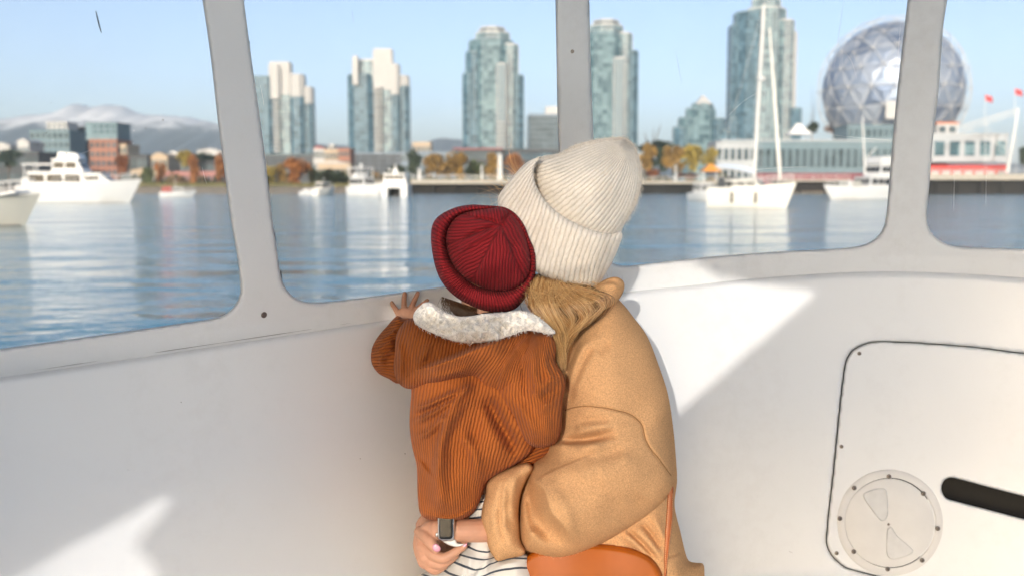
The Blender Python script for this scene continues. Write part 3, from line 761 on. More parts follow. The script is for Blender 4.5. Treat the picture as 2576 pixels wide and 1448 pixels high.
def wing(tower, x0, x1, ytop, Y, dep, front, glass, slabm, chamfer=0.25, fins=4, ybase=None, finm=None, roof=True, overhang=0.15):
    """one vertical body of a tower with its floor slabs, fins and roof parapet; px coordinates at distance Y"""
    XA, XB = X(x0, Y), X(x1, Y); w = XB - XA; zt = Z(ytop, Y); z0 = 1.9 if ybase is None else Z(ybase, Y)
    cx = (XA + XB) / 2; c = chamfer * min(w, dep)
    yf, yb = Y + front, Y + front + dep
    plan = [(XA, yf + c), (XA + c, yf), (XB - c, yf), (XB, yf + c), (XB, yb - c), (XB - c, yb), (XA + c, yb), (XA, yb - c)] if c > 0 else [(XA, yf), (XB, yf), (XB, yb), (XA, yb)]
    o = to_parent(MB().prism(plan, z0, zt).build('tower_wing', glass), tower)
    k = max(1, int((zt - z0) / FLOOR)); cy = (yf + yb) / 2
    loc = [(cx + (p[0] - cx) * (1 + overhang / w * 2), cy + (p[1] - cy) * (1 + overhang / dep * 2)) for p in plan]
    sm = MB().prism([(p[0] - cx, p[1] - cy) for p in loc], -0.17, 0.17).build('floor_slab', slabm).data
    first = bpy.data.objects.get('floor_slab'); bpy.data.objects.remove([ob for ob in S.objects if ob.data is sm][0])
    for i in range(1, k + 1):
        s = share('floor_slab', sm, None, (cx, cy, z0 + i * (zt - z0) / k - (0.1 if i == k else 0))); to_parent(s, o)
    if fins:
        fm = MB()
        for i in range(fins + 1):
            xx = XA + c + (w - 2 * c) * i / fins
            fm.box(xx - 0.14, xx + 0.14, yf - 0.25, yf + 0.1, z0, zt - 0.3)
        if c > 0:
            fm.box(XA - 0.35, XA + 0.15, yf + c - 0.2, yf + c + 0.2, z0, zt - 0.3); fm.box(XB - 0.15, XB + 0.35, yf + c - 0.2, yf + c + 0.2, z0, zt - 0.3)
        to_parent(fm.build('wall_fins', finm or slabm), o)
    if roof:
        to_parent(MB().prism([(cx + (p[0] - cx) * 0.96, cy + (p[1] - cy) * 0.96) for p in plan], zt, zt + 1.1).build('roof_parapet', slabm), o)
    return o
def balcony_stack(tower, x0, x1, y0, y1, Y, front, m, railm):
    XA, XB = X(x0, Y), X(x1, Y); w = XB - XA; za, zb = Z(y1, Y), Z(y0, Y); k = max(1, int((zb - za) / FLOOR))
    arc = [(-w / 2, 0.6), (-w / 2, 0), (-w * .36, -w * .2), (-w * .15, -w * .3), (w * .15, -w * .3), (w * .36, -w * .2), (w / 2, 0), (w / 2, 0.6)]
    pb = MB().prism(arc, 0, 0.3).prism([(x * 1.0, y) for x, y in arc], 0.3, 1.15).build('balcony', m); me = pb.data; bpy.data.objects.remove(pb)
    for i in range(k):
        o = share('balcony', me, None, ((XA + XB) / 2, Y + front, za + i * (zb - za) / k)); to_parent(o, tower)
def base_obj(name, px, Y, label, cat, group=None):
    o = empty(name, (X(px, Y), Y, 1.9), 0, label, cat, group); bpy.context.view_layer.update(); return o

TG = 'glass towers along the far shore'
t1 = base_obj('apartment_tower', 712, 700, 'glass and white apartment tower beside the leftmost wide window post, shortest of the five', 'tower', TG)
wing(t1, 630, 700, 196, 700, 16, -3, TGLASS, CONCG, 0.3, 6)
wing(t1, 684, 736, 160, 700, 10, -1, CONC, WHITE, 0.1, 3, ybase=240, overhang=0.2)  # pale tops over dark lower wings: a cast shadow put into colour
wing(t1, 696, 738, 238, 700, 10, -1, TGREEN, WHITE, 0.15, 4)
wing(t1, 690, 712, 170, 700, 6, -5, CONC, WHITE, 0.2, 1, ybase=250, overhang=0.25)
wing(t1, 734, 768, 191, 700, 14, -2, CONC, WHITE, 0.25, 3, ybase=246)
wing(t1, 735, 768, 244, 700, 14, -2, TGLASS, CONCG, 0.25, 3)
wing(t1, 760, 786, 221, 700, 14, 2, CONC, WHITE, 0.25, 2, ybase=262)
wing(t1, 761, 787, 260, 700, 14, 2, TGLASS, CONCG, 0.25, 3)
balcony_stack(t1, 692, 712, 240, 425, 700, -4, WHITE, WHITE)
wing(t1, 648, 790, 392, 690, 14, -2, DARK, DGLASS, 0.0, 6)
t2 = base_obj('apartment_tower', 950, 700, 'glass apartment tower, pale above a cast shadow, standing above the two moored white yachts', 'tower', TG)
wing(t2, 878, 945, 190, 700, 16, -2, TGLASS, CONCG, 0.3, 6)
wing(t2, 894, 907, 147, 700, 6, -5, CONC, WHITE, 0.0, 1, ybase=215, overhang=0.05)
wing(t2, 905, 990, 152, 700, 12, 1, TGREEN, WHITE, 0.2, 6, ybase=205)
wing(t2, 944, 990, 127, 700, 10, -1, CONC, WHITE, 0.05, 3, ybase=228, overhang=0.15)  # dark wings under these pale tops again paint the cast shadow
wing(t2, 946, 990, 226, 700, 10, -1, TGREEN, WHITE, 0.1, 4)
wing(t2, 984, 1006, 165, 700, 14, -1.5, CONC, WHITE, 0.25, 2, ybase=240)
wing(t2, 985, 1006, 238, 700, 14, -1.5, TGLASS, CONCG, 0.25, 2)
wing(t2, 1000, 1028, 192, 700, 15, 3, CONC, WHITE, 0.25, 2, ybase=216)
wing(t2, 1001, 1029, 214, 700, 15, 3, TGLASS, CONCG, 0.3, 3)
balcony_stack(t2, 944, 968, 215, 428, 700, -4, CONC, WHITE)
wing(t2, 884, 1026, 388, 692, 14, -2, DARK, BLUEG, 0.0, 6)
def round_tower(label, px, cols, Y, ridge_x, name='apartment_tower'):
    t = base_obj(name, px, Y, label, 'tower', TG)
    for (x0, x1, yt, dep, fr, g, s_, ch, fi) in cols: wing(t, x0, x1, yt, Y, dep, fr, g, s_, ch, fi)
    if ridge_x: 
        wing(t, ridge_x[0], ridge_x[1], ridge_x[2], Y, 6, -5, CONCG, WHITE, 0.2, 2, overhang=0.25)
    return t
t3 = round_tower('round topped glass apartment tower left of the middle window post', 1240, [
    (1164, 1202, 185, 18, 3, TGLASS, CONCG, .35, 3), (1172, 1215, 130, 18, 2, TGLASS, CONCG, .35, 3), (1180, 1290, 100, 22, 0, TGREEN, CONCG, .4, 6), (1197, 1282, 80, 18, 1, TGREEN, WHITE, .4, 5),
    (1207, 1270, 68, 14, 2, DGLASS, WHITE, .4, 4), (1262, 1304, 112, 18, 1, TGREEN, WHITE, .35, 3), (1282, 1317, 190, 18, 3, TGLASS, CONCG, .35, 3)], 700, (1250, 1274, 165))
balcony_stack(t3, 1252, 1272, 300, 420, 700, -6, CONC, WHITE)
t4 = round_tower('round topped glass apartment tower right of the middle window post', 1540, [
    (1440, 1490, 150, 18, 3, TGLASS, CONCG, .35, 3), (1460, 1575, 85, 22, 0, TGREEN, CONCG, .4, 6), (1482, 1566, 62, 18, 1, TGREEN, WHITE, .4, 5), (1492, 1556, 50, 14, 2, DGLASS, WHITE, .4, 4),
    (1552, 1588, 84, 18, 1, TGREEN, WHITE, .35, 3), (1570, 1604, 128, 18, 3, TGLASS, CONCG, .35, 3)], 700, (1540, 1566, 150))
t5 = round_tower('tallest glass tower behind the mast of the sailing boat', 1925, [
    (1840, 1870, 60, 22, 5, TGLASS, CONCG, .35, 3), (1848, 1920, 30, 24, 0, TGLASS, CONCG, .3, 5), (1880, 1975, 18, 22, 2, TGREEN, WHITE, .35, 5), (1892, 1960, -6, 18, 3, TGREEN, WHITE, .35, 4),
    (1905, 1945, -40, 12, 5, CONC, WHITE, .3, 2), (1955, 1992, 50, 20, 2, TGREEN, WHITE, .3, 4), (1975, 2002, 78, 20, 6, CONC, WHITE, .25, 3), (1830, 1850, 300, 20, -2, TGLASS, CONCG, .2, 2), (1985, 2010, 275, 22, -2, TGLASS, CONCG, .2, 2)], 720, None)
tb = base_obj('apartment_block', 1760, 640, 'stepped glass block with a small pointed top left of the tallest tower', 'building', TG)
for a in ((1698, 1740, 322, 3), (1710, 1765, 298, 2), (1728, 1800, 275, 1), (1745, 1795, 262, 3), (1790, 1822, 300, 2), (1805, 1838, 330, 3)):
    wing(tb, a[0], a[1], a[2], 640, 14, a[3], TGREEN if a[2] < 300 else TGLASS, CONCG, .3, 3)
to_parent(MB().prism([(X(1750, 640), 643), (X(1790, 640), 643), (X(1790, 640), 653), (X(1750, 640), 653)], Z(262, 640), Z(238, 640), 0.15).build('pointed_roof', CONC), tb)
ta = base_obj('apartment_block', 1370, 560, 'low dark glass block with a white rooftop box beside the middle window post', 'building')
wing(ta, 1327, 1420, 292, 560, 16, 0, DGLASS, BLUEG, .1, 7); wing(ta, 1372, 1420, 272, 560, 10, 4, WHITE, WHITE, 0, 0, overhang=0.05)

def block(name, label, x0, x1, ytop, Y, dep, wallm, bays, floors, cat='building', group=None, winm=None, roofm=None, gable=0.0, ybase=None, cols=True):
    """low building: wall, roof and every window as its own recessed pane in a frame"""
    XA, XB = X(x0, Y), X(x1, Y); zt = Z(ytop, Y); z0 = 1.9 if ybase is None else Z(ybase, Y)
    t = empty(name, ((XA + XB) / 2, Y, z0), 0, label, cat, group); bpy.context.view_layer.update()
    to_parent(MB().box(XA, XB, Y, Y + dep, z0, zt).build('wall', wallm), t)
    rm = roofm or wallm
    if gable > 0:
        to_parent(MB().side([(XA - .4, zt), (XB + .4, zt), ((XA + XB) / 2 + (XB - XA) * .1, zt + gable), ((XA + XB) / 2 - (XB - XA) * .1, zt + gable)], Y - 0.5, Y + dep + 0.5).build('roof', rm), t)
    else:
        to_parent(MB().box(XA - .25, XB + .25, Y - .25, Y + dep + .25, zt, zt + .5).build('roof', rm), t)
    if bays:
        bw = (XB - XA) / bays; fh = (zt - z0) / floors
        wm = MB().box(-bw * .33, bw * .33, -0.08, 0.3, -fh * .27, fh * .27).build('window', winm or DGLASS); me = wm.data; bpy.data.objects.remove(wm)
        sm = MB().box(-bw * .38, bw * .38, -0.22, 0.0, -fh * .33, -fh * .275).build('window_sill', WHITE); ms = sm.data; bpy.data.objects.remove(sm)
        for i in range(bays):
            for j in range(floors):
                p = (XA + bw * (i + .5), Y, z0 + fh * (j + .5))
                w = to_parent(share('window', me, None, p), t); 
                w2_ = share('window_sill', ms, None, p); to_parent(w2_, w)
    return t
# left of the wide post, from the far left to the right
block('apartment_block', 'grey glass block behind the wheelhouse of the big white motor cruiser', 80, 180, 330, 420, 16, CONCG, 7, 6)
block('rooftop_flat', 'pale stepped penthouse on the grey block behind the white motor cruiser', 124, 176, 310, 424, 10, WHITE, 4, 2, ybase=330)
block('office_block', 'dark slab between the grey block and the brick block at far left', 180, 226, 322, 440, 14, DARK, 3, 6, winm=TGLASS)
block('brick_block', 'red brick block with pale upper floors right of the dark slab', 229, 298, 354, 400, 16, BRICK, 5, 5)
block('penthouse', 'pale glass upper floors standing on the red brick block', 222, 300, 311, 403, 14, CONCG, 5, 3, ybase=354, winm=TGREEN)
block('brick_annexe', 'narrow tan annexe at the right side of the red brick block', 299, 322, 366, 402, 14, TAN, 2, 4)
block('house', 'small white house at the far left edge above the bow of the grey boat', 48, 78, 358, 380, 12, WHITE, 3, 2, gable=1.2)
block('warehouse', 'low dark building behind the flybridge of the white motor cruiser', -40, 100, 386, 360, 16, DARK, 9, 2)
block('house', 'pale cottage at the left picture edge behind the moored boats', -6, 30, 366, 390, 12, WHITE, 3, 2, gable=1.0)
block('shed', 'long low pale roofed shed above the stony shore right of the cruiser', 330, 396, 430, 330, 12, TAN, 6, 1, gable=0.8)
block('house', 'dark roofed terrace behind the pale roofed shed', 306, 374, 392, 370, 14, DARK, 5, 2)
block('house', 'tan house with two storeys beside the yellow tree', 383, 424, 394, 350, 12, TAN, 4, 2, gable=1.3)
block('house', 'peach coloured house just left of the yellow tree', 424, 456, 388, 362, 12, WHITE, 3, 3, gable=1.0)
block('pavilion', 'long low red walled pavilion above the shore left of the wide post', 412, 570, 436, 310, 12, PINK, 13, 1, winm=DGLASS)
block('house', 'pale house seen behind the trees at the left of the wide post', 498, 560, 380, 410, 12, WHITE, 5, 2, gable=1.0)
block('office_block', 'dark low block under the trees left of the wide post', 455, 575, 408, 340, 12, DARK, 9, 2)
# between the towers
block('house', 'pink and white house right of the shortest tower', 790, 817, 374, 500, 12, WHITE, 3, 3, roofm=ROOFR, gable=1.2)
block('house', 'tan house between the pink house and the brick block', 817, 852, 378, 490, 12, TAN, 4, 3)
block('brick_block', 'dark red brick block left of the white crowned tower', 852, 882, 376, 480, 14, BRICK, 3, 4)
block('penthouse', 'small pale rooftop room above the tan house between towers', 829, 842, 366, 494, 6, WHITE, 1, 1, ybase=378)
block('terrace_houses', 'row of low cream houses above the dark shrubs', 800, 882, 412, 340, 10, TAN, 8, 1, roofm=WHITE, gable=0.8)
block('office_block', 'long blue grey low block right of the white crowned tower', 1010, 1160, 384, 430, 18, BLUEG, 14, 3)
block('hotel', 'cream stepped building above the long blue grey block', 1038, 1084, 360, 600, 14, TAN, 4, 3)
block('warehouse', 'dark red topped block below the round topped tower', 1142, 1262, 376, 420, 18, DARK, 10, 3, roofm=ROOFR)
block('warehouse', 'dark waterfront block left of the cream knit hat', 1258, 1440, 378, 430, 18, DARK, 14, 3, winm=TGLASS)
# right of the hat: the science pavilion on the water
PAV = 'low pavilions beside the dome'
block('pavilion', 'long low glass pavilion behind the sailing boat and the moored yacht', 1812, 2250, 356, 318, 20, CONCG, 24, 1, winm=DGLASS, roofm=CONCW, group=PAV, ybase=440)
block('pavilion', 'white walled wing behind the boom of the sailing boat', 1800, 1900, 362, 312, 14, CONCW, 6, 2, group=PAV)
block('red_hoarding', 'low dark red hoarding under the long glass pavilion', 1905, 2250, 440, 313, 3, DRED, 0, 1, group=PAV)
block('pavilion', 'white pavilion with big green windows right of the rightmost post', 2340, 2530, 340, 305, 20, CONCW, 5, 1, winm=TGREEN, group=PAV, ybase=408)
block('red_hoarding', 'low bright red hoarding below the white pavilion on the right', 2336, 2532, 420, 302, 3, RED, 7, 1, group=PAV, winm=WHITE)
block('drum_room', 'grey rounded entrance roof below the mirror dome', 2128, 2262, 318, 322, 14, CONCG, 9, 1, group=PAV, ybase=352)
block('rooftop_box', 'orange topped rooftop box right of the rightmost post', 2352, 2402, 312, 316, 8, WHITE, 2, 1, roofm=mat('orange_roof', (0.6, 0.16, 0.04), 0.7), ybase=340)
# white tent roofs
TENT = mat('tent_canvas', (0.8, 0.79, 0.76), 0.7)
def tent(px0, px1, y0, y1, Y, label, m):
    XA, XB = X(px0, Y), X(px1, Y); t = base_obj('tent', (px0 + px1) / 2, Y, label, 'tent')
    to_parent(MB().prism([(XA, Y), (XB, Y), (XB, Y + 6), (XA, Y + 6)], Z(y1, Y), Z(y0, Y), 0.15).build('tent_roof', m), t)
    for xx, yy in ((XA, Y), (XB, Y), (XB, Y + 6), (XA, Y + 6)):
        to_parent(MB().tube([(xx, yy, 1.9), (xx, yy, Z(y1, Y) + .1)], 0.12, 6).build('tent_pole', STEEL), t)
tent(1983, 2038, 310, 338, 335, 'white peaked tent roof between the tallest tower and the dome', TENT)
tent(1768, 1816, 412, 432, 262, 'orange peaked awning above the quay behind the small boat', mat('orange_canvas', (0.72, 0.30, 0.05), 0.7))

# mirror dome: triangular panels with a space frame outside
dome = base_obj('mirror_dome', 2245, 345, 'huge faceted mirror dome inside a lattice frame beside the rightmost window post', 'dome')
DY = 345.0; DC = Vector(atY(2245, 229, DY)); DR = 168.0 / F * DY * 0.995; LR = DR * 1.085
MIRROR = mat('mirror_panel', (0.33, 0.40, 0.51), 0.5, metal=0.55)
MIRROR2 = mat('dull_mirror_panel', (0.20, 0.26, 0.37), 0.5, metal=0.6)
MIRROR3 = mat('bright_mirror_panel', (0.40, 0.46, 0.55), 0.52, metal=0.55)
bm = bmesh.new(); bmesh.ops.create_icosphere(bm, subdivisions=3, radius=1.0)
rest = MB(); zcut = -0.66
for fc in sorted(bm.faces, key=lambda f: f.calc_center_median().y):
    c = fc.calc_center_median()
    if c.z < zcut: continue
    vs = [v.co.copy() for v in fc.verts]
    cc = sum(vs, Vector()) / 3
    fr_ = [DC + (cc + (v - cc) * 0.97) * DR for v in vs]
    inn = [DC + v * DR * 0.95 for v in vs]; tip = DC + cc.normalized() * DR * 1.0
    vv = fr_ + inn + [tip]; ff = [(0, 1, 6), (1, 2, 6), (2, 0, 6), (0, 3, 4, 1), (1, 4, 5, 2), (2, 5, 3, 0)]
    if c.y < 0.3:
        to_parent(mesh_obj('panel', vv, ff, (MIRROR, MIRROR2, MIRROR3, MIRROR)[(fc.index * 11 + fc.index // 3) % 4]), dome)
    else: rest.add(vv, ff)
o = to_parent(rest.build('panel', MIRROR), dome); o['kind'] = 'stuff'
lat = MB()
for e in bm.edges:
    a, b_ = e.verts[0].co, e.verts[1].co
    if min(a.z, b_.z) < zcut: continue
    lat.tube([DC + a * LR, DC + b_ * LR], 0.085, 4, False)
for v in bm.verts:
    if v.co.z >= zcut: lat.tube([DC + v.co * DR * 1.0, DC + v.co * LR], 0.09, 4, False)
bm.free()
to_parent(lat.build('lattice_frame', STEEL), dome)
to_parent(MB().prism([(DC.x + math.cos(a) * DR * .8, DC.y + math.sin(a) * DR * .8) for a in np.linspace(0, 2 * math.pi, 24, endpoint=False)], 1.9, DC.z + DR * zcut + 1.0).build('dome_base', DARK), dome)
sgn = to_parent(MB().box(X(2218, DY - DR), X(2246, DY - DR), DY - DR - 1.2, DY - DR - .8, Z(300, DY - DR), Z(256, DY - DR)).build('pale_panel', WHITE), dome)

# dock on piles along the quay
PILE = mat('timber_and_deck_shade', (0.016, 0.014, 0.012), 0.9, noise=0.3, nscale=2)  # near-black for the piles and for painted shade under the docks
DOCKC = mat('dock_concrete', (0.40, 0.37, 0.31), 0.85, noise=0.15, nscale=1)
def dock(x0, x1, ytop, ymid, Y, label, wid=8, nposts=None):
    XA, XB = X(x0, Y), X(x1, Y); zt, zm = Z(ytop, Y), Z(ymid, Y)
    t = empty('dock', ((XA + XB) / 2, Y, 0), 0, label, 'dock', 'docks on piles along the quay'); bpy.context.view_layer.update()
    to_parent(MB().box(XA, XB, Y, Y + wid, zm, zt).build('dock_deck', DOCKC), t)
    to_parent(MB().box(XA, XB, Y + 3, Y + 3.5, -1, zm).build('under_deck_shade_wall', PILE), t)  # near-black wall puts the shade under the deck into its colour
    k = nposts or max(2, int((XB - XA) / 5.0))
    me = None
    for i in range(k + 1):
        xx = XA + .2 + (XB - XA - .4) * i / k
        if me is None:
            o = MB().tube([(0, 0, -1), (0, 0, zm)], 0.24, 8).build('pile', PILE); me = o.data; bpy.data.objects.remove(o)
        to_parent(share('pile', me, None, (xx, Y + .6, 0)), t)
    r = MB()
    for i in range(k * 2 + 1):
        xx = XA + .2 + (XB - XA - .4) * i / (k * 2); r.box(xx - .04, xx + .04, Y + .4, Y + .48, zt, zt + 1.0)
    r.box(XA, XB, Y + .4, Y + .46, zt + .95, zt + 1.05); r.box(XA, XB, Y + .4, Y + .46, zt + .45, zt + .52)
    to_parent(r.build('railing', STEEL), t)
dock(1034, 1420, 452, 463, 246, 'long concrete dock on piles behind the two hats')
dock(1560, 1830, 456, 463, 244, 'dark dock right of the cream knit hat')
dock(1950, 2140, 452, 457, 250, 'dark quay between the sailing boat and the right yacht')
dock(2300, 2700, 438, 453, 232, 'pale railed dock at the right edge below the red hoarding', 10)

# posts, flags, gangway
def pole(px, y0, y1, Y, r, label, px2=None, name='lamp_post'):
    t = base_obj(name, px, Y, label, 'pole')
    a, b_ = atY(px, y1, Y), atY(px if px2 is None else px2, y0, Y)
    to_parent(MB().tube([a, b_], [r, r * .7], 8).build('shaft', STEEL), t)
    to_parent(MB().tube([b_, b_ + Vector((0, 0, .35))], [r * 1.5, r * .8], 8).build('cap', WHITE), t); return t
pole(1055, 428, 468, 252, 0.5, 'white post at the left end of the long dock')
pole(1258, 390, 462, 256, 0.75, 'thick pale mast standing on the dock left of the cream hat')
pole(1700, 420, 462, 252, 0.22, 'slim lamp post on the dock right of the cream hat')
pole(1212, 420, 462, 258, 0.3, 'pale post behind the ochre trees')
FLAGR = mat('red_flag_cloth', (0.65, 0.06, 0.06), 0.8)
def flagpole(px, ytop, ybase, Y, label):
    t = base_obj('flagpole', px, Y, label, 'flagpole', 'flagpoles at the right edge')
    a, b_ = atY(px + 2, ybase, Y), atY(px, ytop, Y); to_parent(MB().tube([a, b_], 0.09, 6).build('shaft', STEEL), t)
    c = b_; V = []; Fc = []
    for i in range(9):
        for j in range(4): V.append((c.x + i * .3, c.y + .25 * math.sin(i * .9), c.z - j * .55 - i * .12))
    for i in range(8):
        for j in range(3): Fc.append((i * 4 + j, i * 4 + 4 + j, i * 4 + 5 + j, i * 4 + 1 + j))
    f_ = to_parent(mesh_obj('flag', V, Fc, FLAGR, smooth=True), t); sm_ = f_.modifiers.new('thick', 'SOLIDIFY'); sm_.thickness = 0.03
flagpole(2478, 238, 432, 300, 'flagpole with a small red flag nearer the window post')
flagpole(2553, 222, 432, 296, 'flagpole with a red flag near the right picture edge')
gang = base_obj('lattice_gantry', 2500, 285, 'pale lattice gantry with a leaning mast at the right edge', 'gantry')
a0, a1 = atY(2405, 322, 285), atY(2562, 274, 285); m0 = atY(2534, 436, 285)
g = MB(); g.tube([a0, a1], .18, 6); g.tube([a0 - Vector((0, 0, 1.6)), a1 - Vector((0, 0, 1.2))], .12, 6)
for i in range(9):
    p = a0.lerp(a1, i / 8); q = a0.lerp(a1, min(1, (i + .5) / 8)); g.tube([p - Vector((0, 0, 1.5)), q], .07, 4); g.tube([q, a0.lerp(a1, min(1, (i + 1) / 8)) - Vector((0, 0, 1.4))], .07, 4)
to_parent(g.build('boom', STEEL), gang)
to_parent(MB().tube([m0, a1], [.45, .3], 8).build('mast', STEEL), gang)
to_parent(MB().tube([a0.lerp(a1, .1), m0.lerp(a1, .35)], .07, 5).tube([m0.lerp(a1, .1), a0.lerp(a1, .45)], .06, 5).build('stays', STEEL), gang)

# ---------------- trees
BARK = mat('bark', (0.10, 0.075, 0.05), 0.9, noise=0.3, nscale=3)
LEAF = {k: mat('leaves_' + k, c, 0.7, noise=0.45, nscale=0.9) for k, c in dict(orange=(0.29, 0.115, 0.03), ochre=(0.26, 0.155, 0.035), yellow=(0.31, 0.235, 0.04), rust=(0.24, 0.085, 0.03), green=(0.075, 0.10, 0.03), dark=(0.03, 0.05, 0.025)).items()}
def crown_mesh(seed, nleaf=1000, tall=1.0):
    r = random.Random(seed); V = []; Fc = []
    cl = [(r.uniform(-.62, .62), r.uniform(-.62, .62), r.uniform(-.75, .85), r.uniform(.28, .5)) for _ in range(20)]
    for i in range(nleaf):
        cx, cy, cz, cr = r.choice(cl); d = Vector((r.gauss(0, 1), r.gauss(0, 1), r.gauss(0, 1))).normalized() * cr * r.uniform(.5, 1.0)
        p = Vector((cx, cy, cz)) + d
        if (p.x ** 2 + p.y ** 2 + p.z ** 2) > 1.15: continue
        a = Vector((r.gauss(0, 1), r.gauss(0, 1), r.gauss(0, 1))).normalized(); b_ = a.cross(Vector((r.gauss(0, 1), r.gauss(0, 1), r.gauss(0, 1)))).normalized(); s = r.uniform(.06, .15)
        k = len(V); V += [p + a * s, p + b_ * s, p - a * s, p - b_ * s * .7]; Fc.append((k, k + 1, k + 2, k + 3))
    me = bpy.data.meshes.new('crown'); me.from_pydata([tuple(v) for v in V], [], Fc); me.materials.append(LEAF['ochre']); me.update(); return me
crowns = [crown_mesh(i) for i in range(4)]
tb_ = MB().tube([(0, 0, 0), (.05, 0, .5), (.02, .03, 1.0)], [.10, .07, .04], 8)
for a in range(5):
    aa = a * 1.3; tb_.tube([(0.04, 0, .6 + .06 * a), (.35 * math.cos(aa), .35 * math.sin(aa), 1.0 + .12 * a), (.6 * math.cos(aa), .6 * math.sin(aa), 1.3 + .12 * a)], [.045, .03, .012], 6)
trunk_o = tb_.build('trunk', BARK); trunk_me = trunk_o.data; bpy.data.objects.remove(trunk_o)
def tree(px, ymid, rx, ry, Y, kind, label, group=None, name='tree', k=0):
    t = base_obj(name, px, Y, label, 'tree', group)
    c = atY(px, ymid, Y); RX, RZ = rx / F * Y, ry / F * Y
    o = share('crown', crowns[k % 4], None, c, (0, 0, k * 1.7), (RX * 1.3, RX * 1.3, RZ * 1.15)); to_parent(o, t); objmat(o, LEAF[kind])
    h = max(1.0, c.z - RZ * .5 - 1.6)
    o = share('trunk', trunk_me, None, (c.x, c.y, 1.6), (0, 0, k), (RX * .8, RX * .8, h)); to_parent(o, t)
TRL = 'autumn trees along the far shore'
for k, (px, y, rx, ry, Y, kind, lab) in enumerate([
    (466, 402, 17, 20, 330, 'yellow', 'round yellow tree beside the peach coloured house'),
    (487, 428, 12, 34, 285, 'orange', 'slim orange tree in front of the red walled pavilion'),
    (556, 424, 13, 36, 288, 'orange', 'slim orange tree touching the wide left window post'),
    (403, 434, 12, 24, 290, 'orange', 'short orange tree at the left end of the red walled pavilion'),
    (310, 418, 16, 24, 300, 'rust', 'rust coloured tree at the bow of the big white cruiser'),
    (372, 442, 13, 18, 280, 'green', 'small green shrub tree above the bank right of the cruiser'),
    (520, 400, 30, 14, 380, 'dark', 'dark green spreading tree left of the wide window post'),
    (745, 432, 27, 30, 280, 'orange', 'orange tree at the foot of the shortest tower'),
    (708, 440, 14, 24, 285, 'ochre', 'ochre tree left of the orange tree below the shortest tower'),
    (680, 446, 13, 24, 282, 'yellow', 'yellow tree right beside the wide left window post'),
    (786, 442, 12, 22, 290, 'green', 'green tree right of the orange tree below the shortest tower'),
    (1041, 416, 18, 34, 300, 'dark', 'dark green tree at the left end of the long dock'),
    (1098, 420, 28, 28, 285, 'ochre', 'large ochre tree left of the pair above the long dock'),
    (1145, 418, 27, 30, 288, 'ochre', 'large ochre tree right of the pair above the long dock'),
    (1196, 430, 20, 24, 300, 'green', 'dull green tree between the ochre pair and the thick mast'),
    (1237, 424, 16, 36, 300, 'ochre', 'narrow ochre tree just left of the thick pale mast'),
    (1297, 416, 20, 26, 292, 'orange', 'bright orange tree at the left edge of the cream hat'),
    (1628, 402, 20, 34, 300, 'ochre', 'ochre tree at the right edge of the cream hat'),
    (1660, 406, 16, 30, 305, 'dark', 'dark tree between the ochre trees right of the hat'),
    (1692, 402, 25, 32, 290, 'ochre', 'broad ochre tree second from the cream hat'),
    (1742, 402, 24, 32, 290, 'yellow', 'broad yellowish tree third from the cream hat'),
    (1786, 402, 17, 26, 300, 'yellow', 'yellow green tree above the orange awning'),
    (2043, 322, 14, 14, 360, 'dark', 'dark tree top between the tent roof and the dome'),
    (2098, 328, 20, 12, 355, 'rust', 'rust tree top below the left edge of the dome'),
    (2574, 396, 12, 22, 280, 'dark', 'dark tree at the right picture edge'),
    (20, 400, 30, 20, 340, 'dark', 'dark tree behind the boats at the left picture edge'),
    (1640, 374, 44, 18, 420, 'dark', 'dark distant grove right of the cream hat'),
    (1560, 396, 30, 36, 330, 'dark', 'dark tree hidden partly by the tip of the cream hat')]):
    tree(px, y, rx, ry, Y, kind, lab, TRL, k=k)
for k, (px, y, rx, ry, kind, lab) in enumerate([(1644, 438, 16, 10, 'rust', 'red shrub on the quay right of the cream hat'), (1728, 444, 26, 7, 'rust', 'low red planting along the quay'), (840, 450, 40, 22, 'dark', 'dark shrubs above the bank left of the yachts'),
                                                (640, 452, 30, 16, 'dark', 'dark shrubs behind the wide window post'), (1000, 440, 24, 20, 'dark', 'dark shrubs behind the two moored yachts')]):
    tree(px, y, rx, ry, 275, kind, lab, None, 'shrub', k)

tv = []; tf = []
for i in range(11000):
    u_ = random.random()
    px = random.uniform(330, 690) if u_ < .28 else (random.uniform(690, 1330) if u_ < .72 else random.uniform(1600, 1840))
    Yt = random.uniform(300, 318); hh = 2.6 + 2.2 * float(vnoise(np.array([px]), np.array([0.0]), 23, 3)[0]) + 1.2 * float(vnoise(np.array([px]), np.array([9.0]), 9, 5)[0])
    if hh < .6: continue
    p = Vector((X(px, Yt), Yt, 1.8 + random.random() ** .8 * hh)); a = Vector((random.gauss(0, 1), random.gauss(0, 1), random.gauss(0, 1))).normalized(); b_ = a.cross(Vector((random.gauss(0, 1), random.gauss(0, 1), random.gauss(0, 1)))).normalized(); s = random.uniform(.2, .5); k = len(tv)
    tv += [p + a * s, p + b_ * s, p - a * s, p - b_ * s * .7]; tf.append((k, k + 1, k + 2, k + 3))
BELT = mat('shore_shrubbery', (0.055, 0.065, 0.025), 0.85)
n, l = BELT.node_tree.nodes, BELT.node_tree.links; b = n['Principled BSDF']; geo = nd(BELT, 'ShaderNodeNewGeometry')
tn = nd(BELT, 'ShaderNodeTexNoise'); tn.inputs['Scale'].default_value = 0.16; tn.inputs['Detail'].default_value = 3; l.new(geo.outputs['Position'], tn.inputs['Vector'])
cr_ = nd(BELT, 'ShaderNodeValToRGB'); cr_.color_ramp.elements[0].position = 0.42; cr_.color_ramp.elements[0].color = (0.035, 0.05, 0.022, 1); cr_.color_ramp.elements[1].position = 0.68; cr_.color_ramp.elements[1].color = (0.30, 0.15, 0.03, 1)
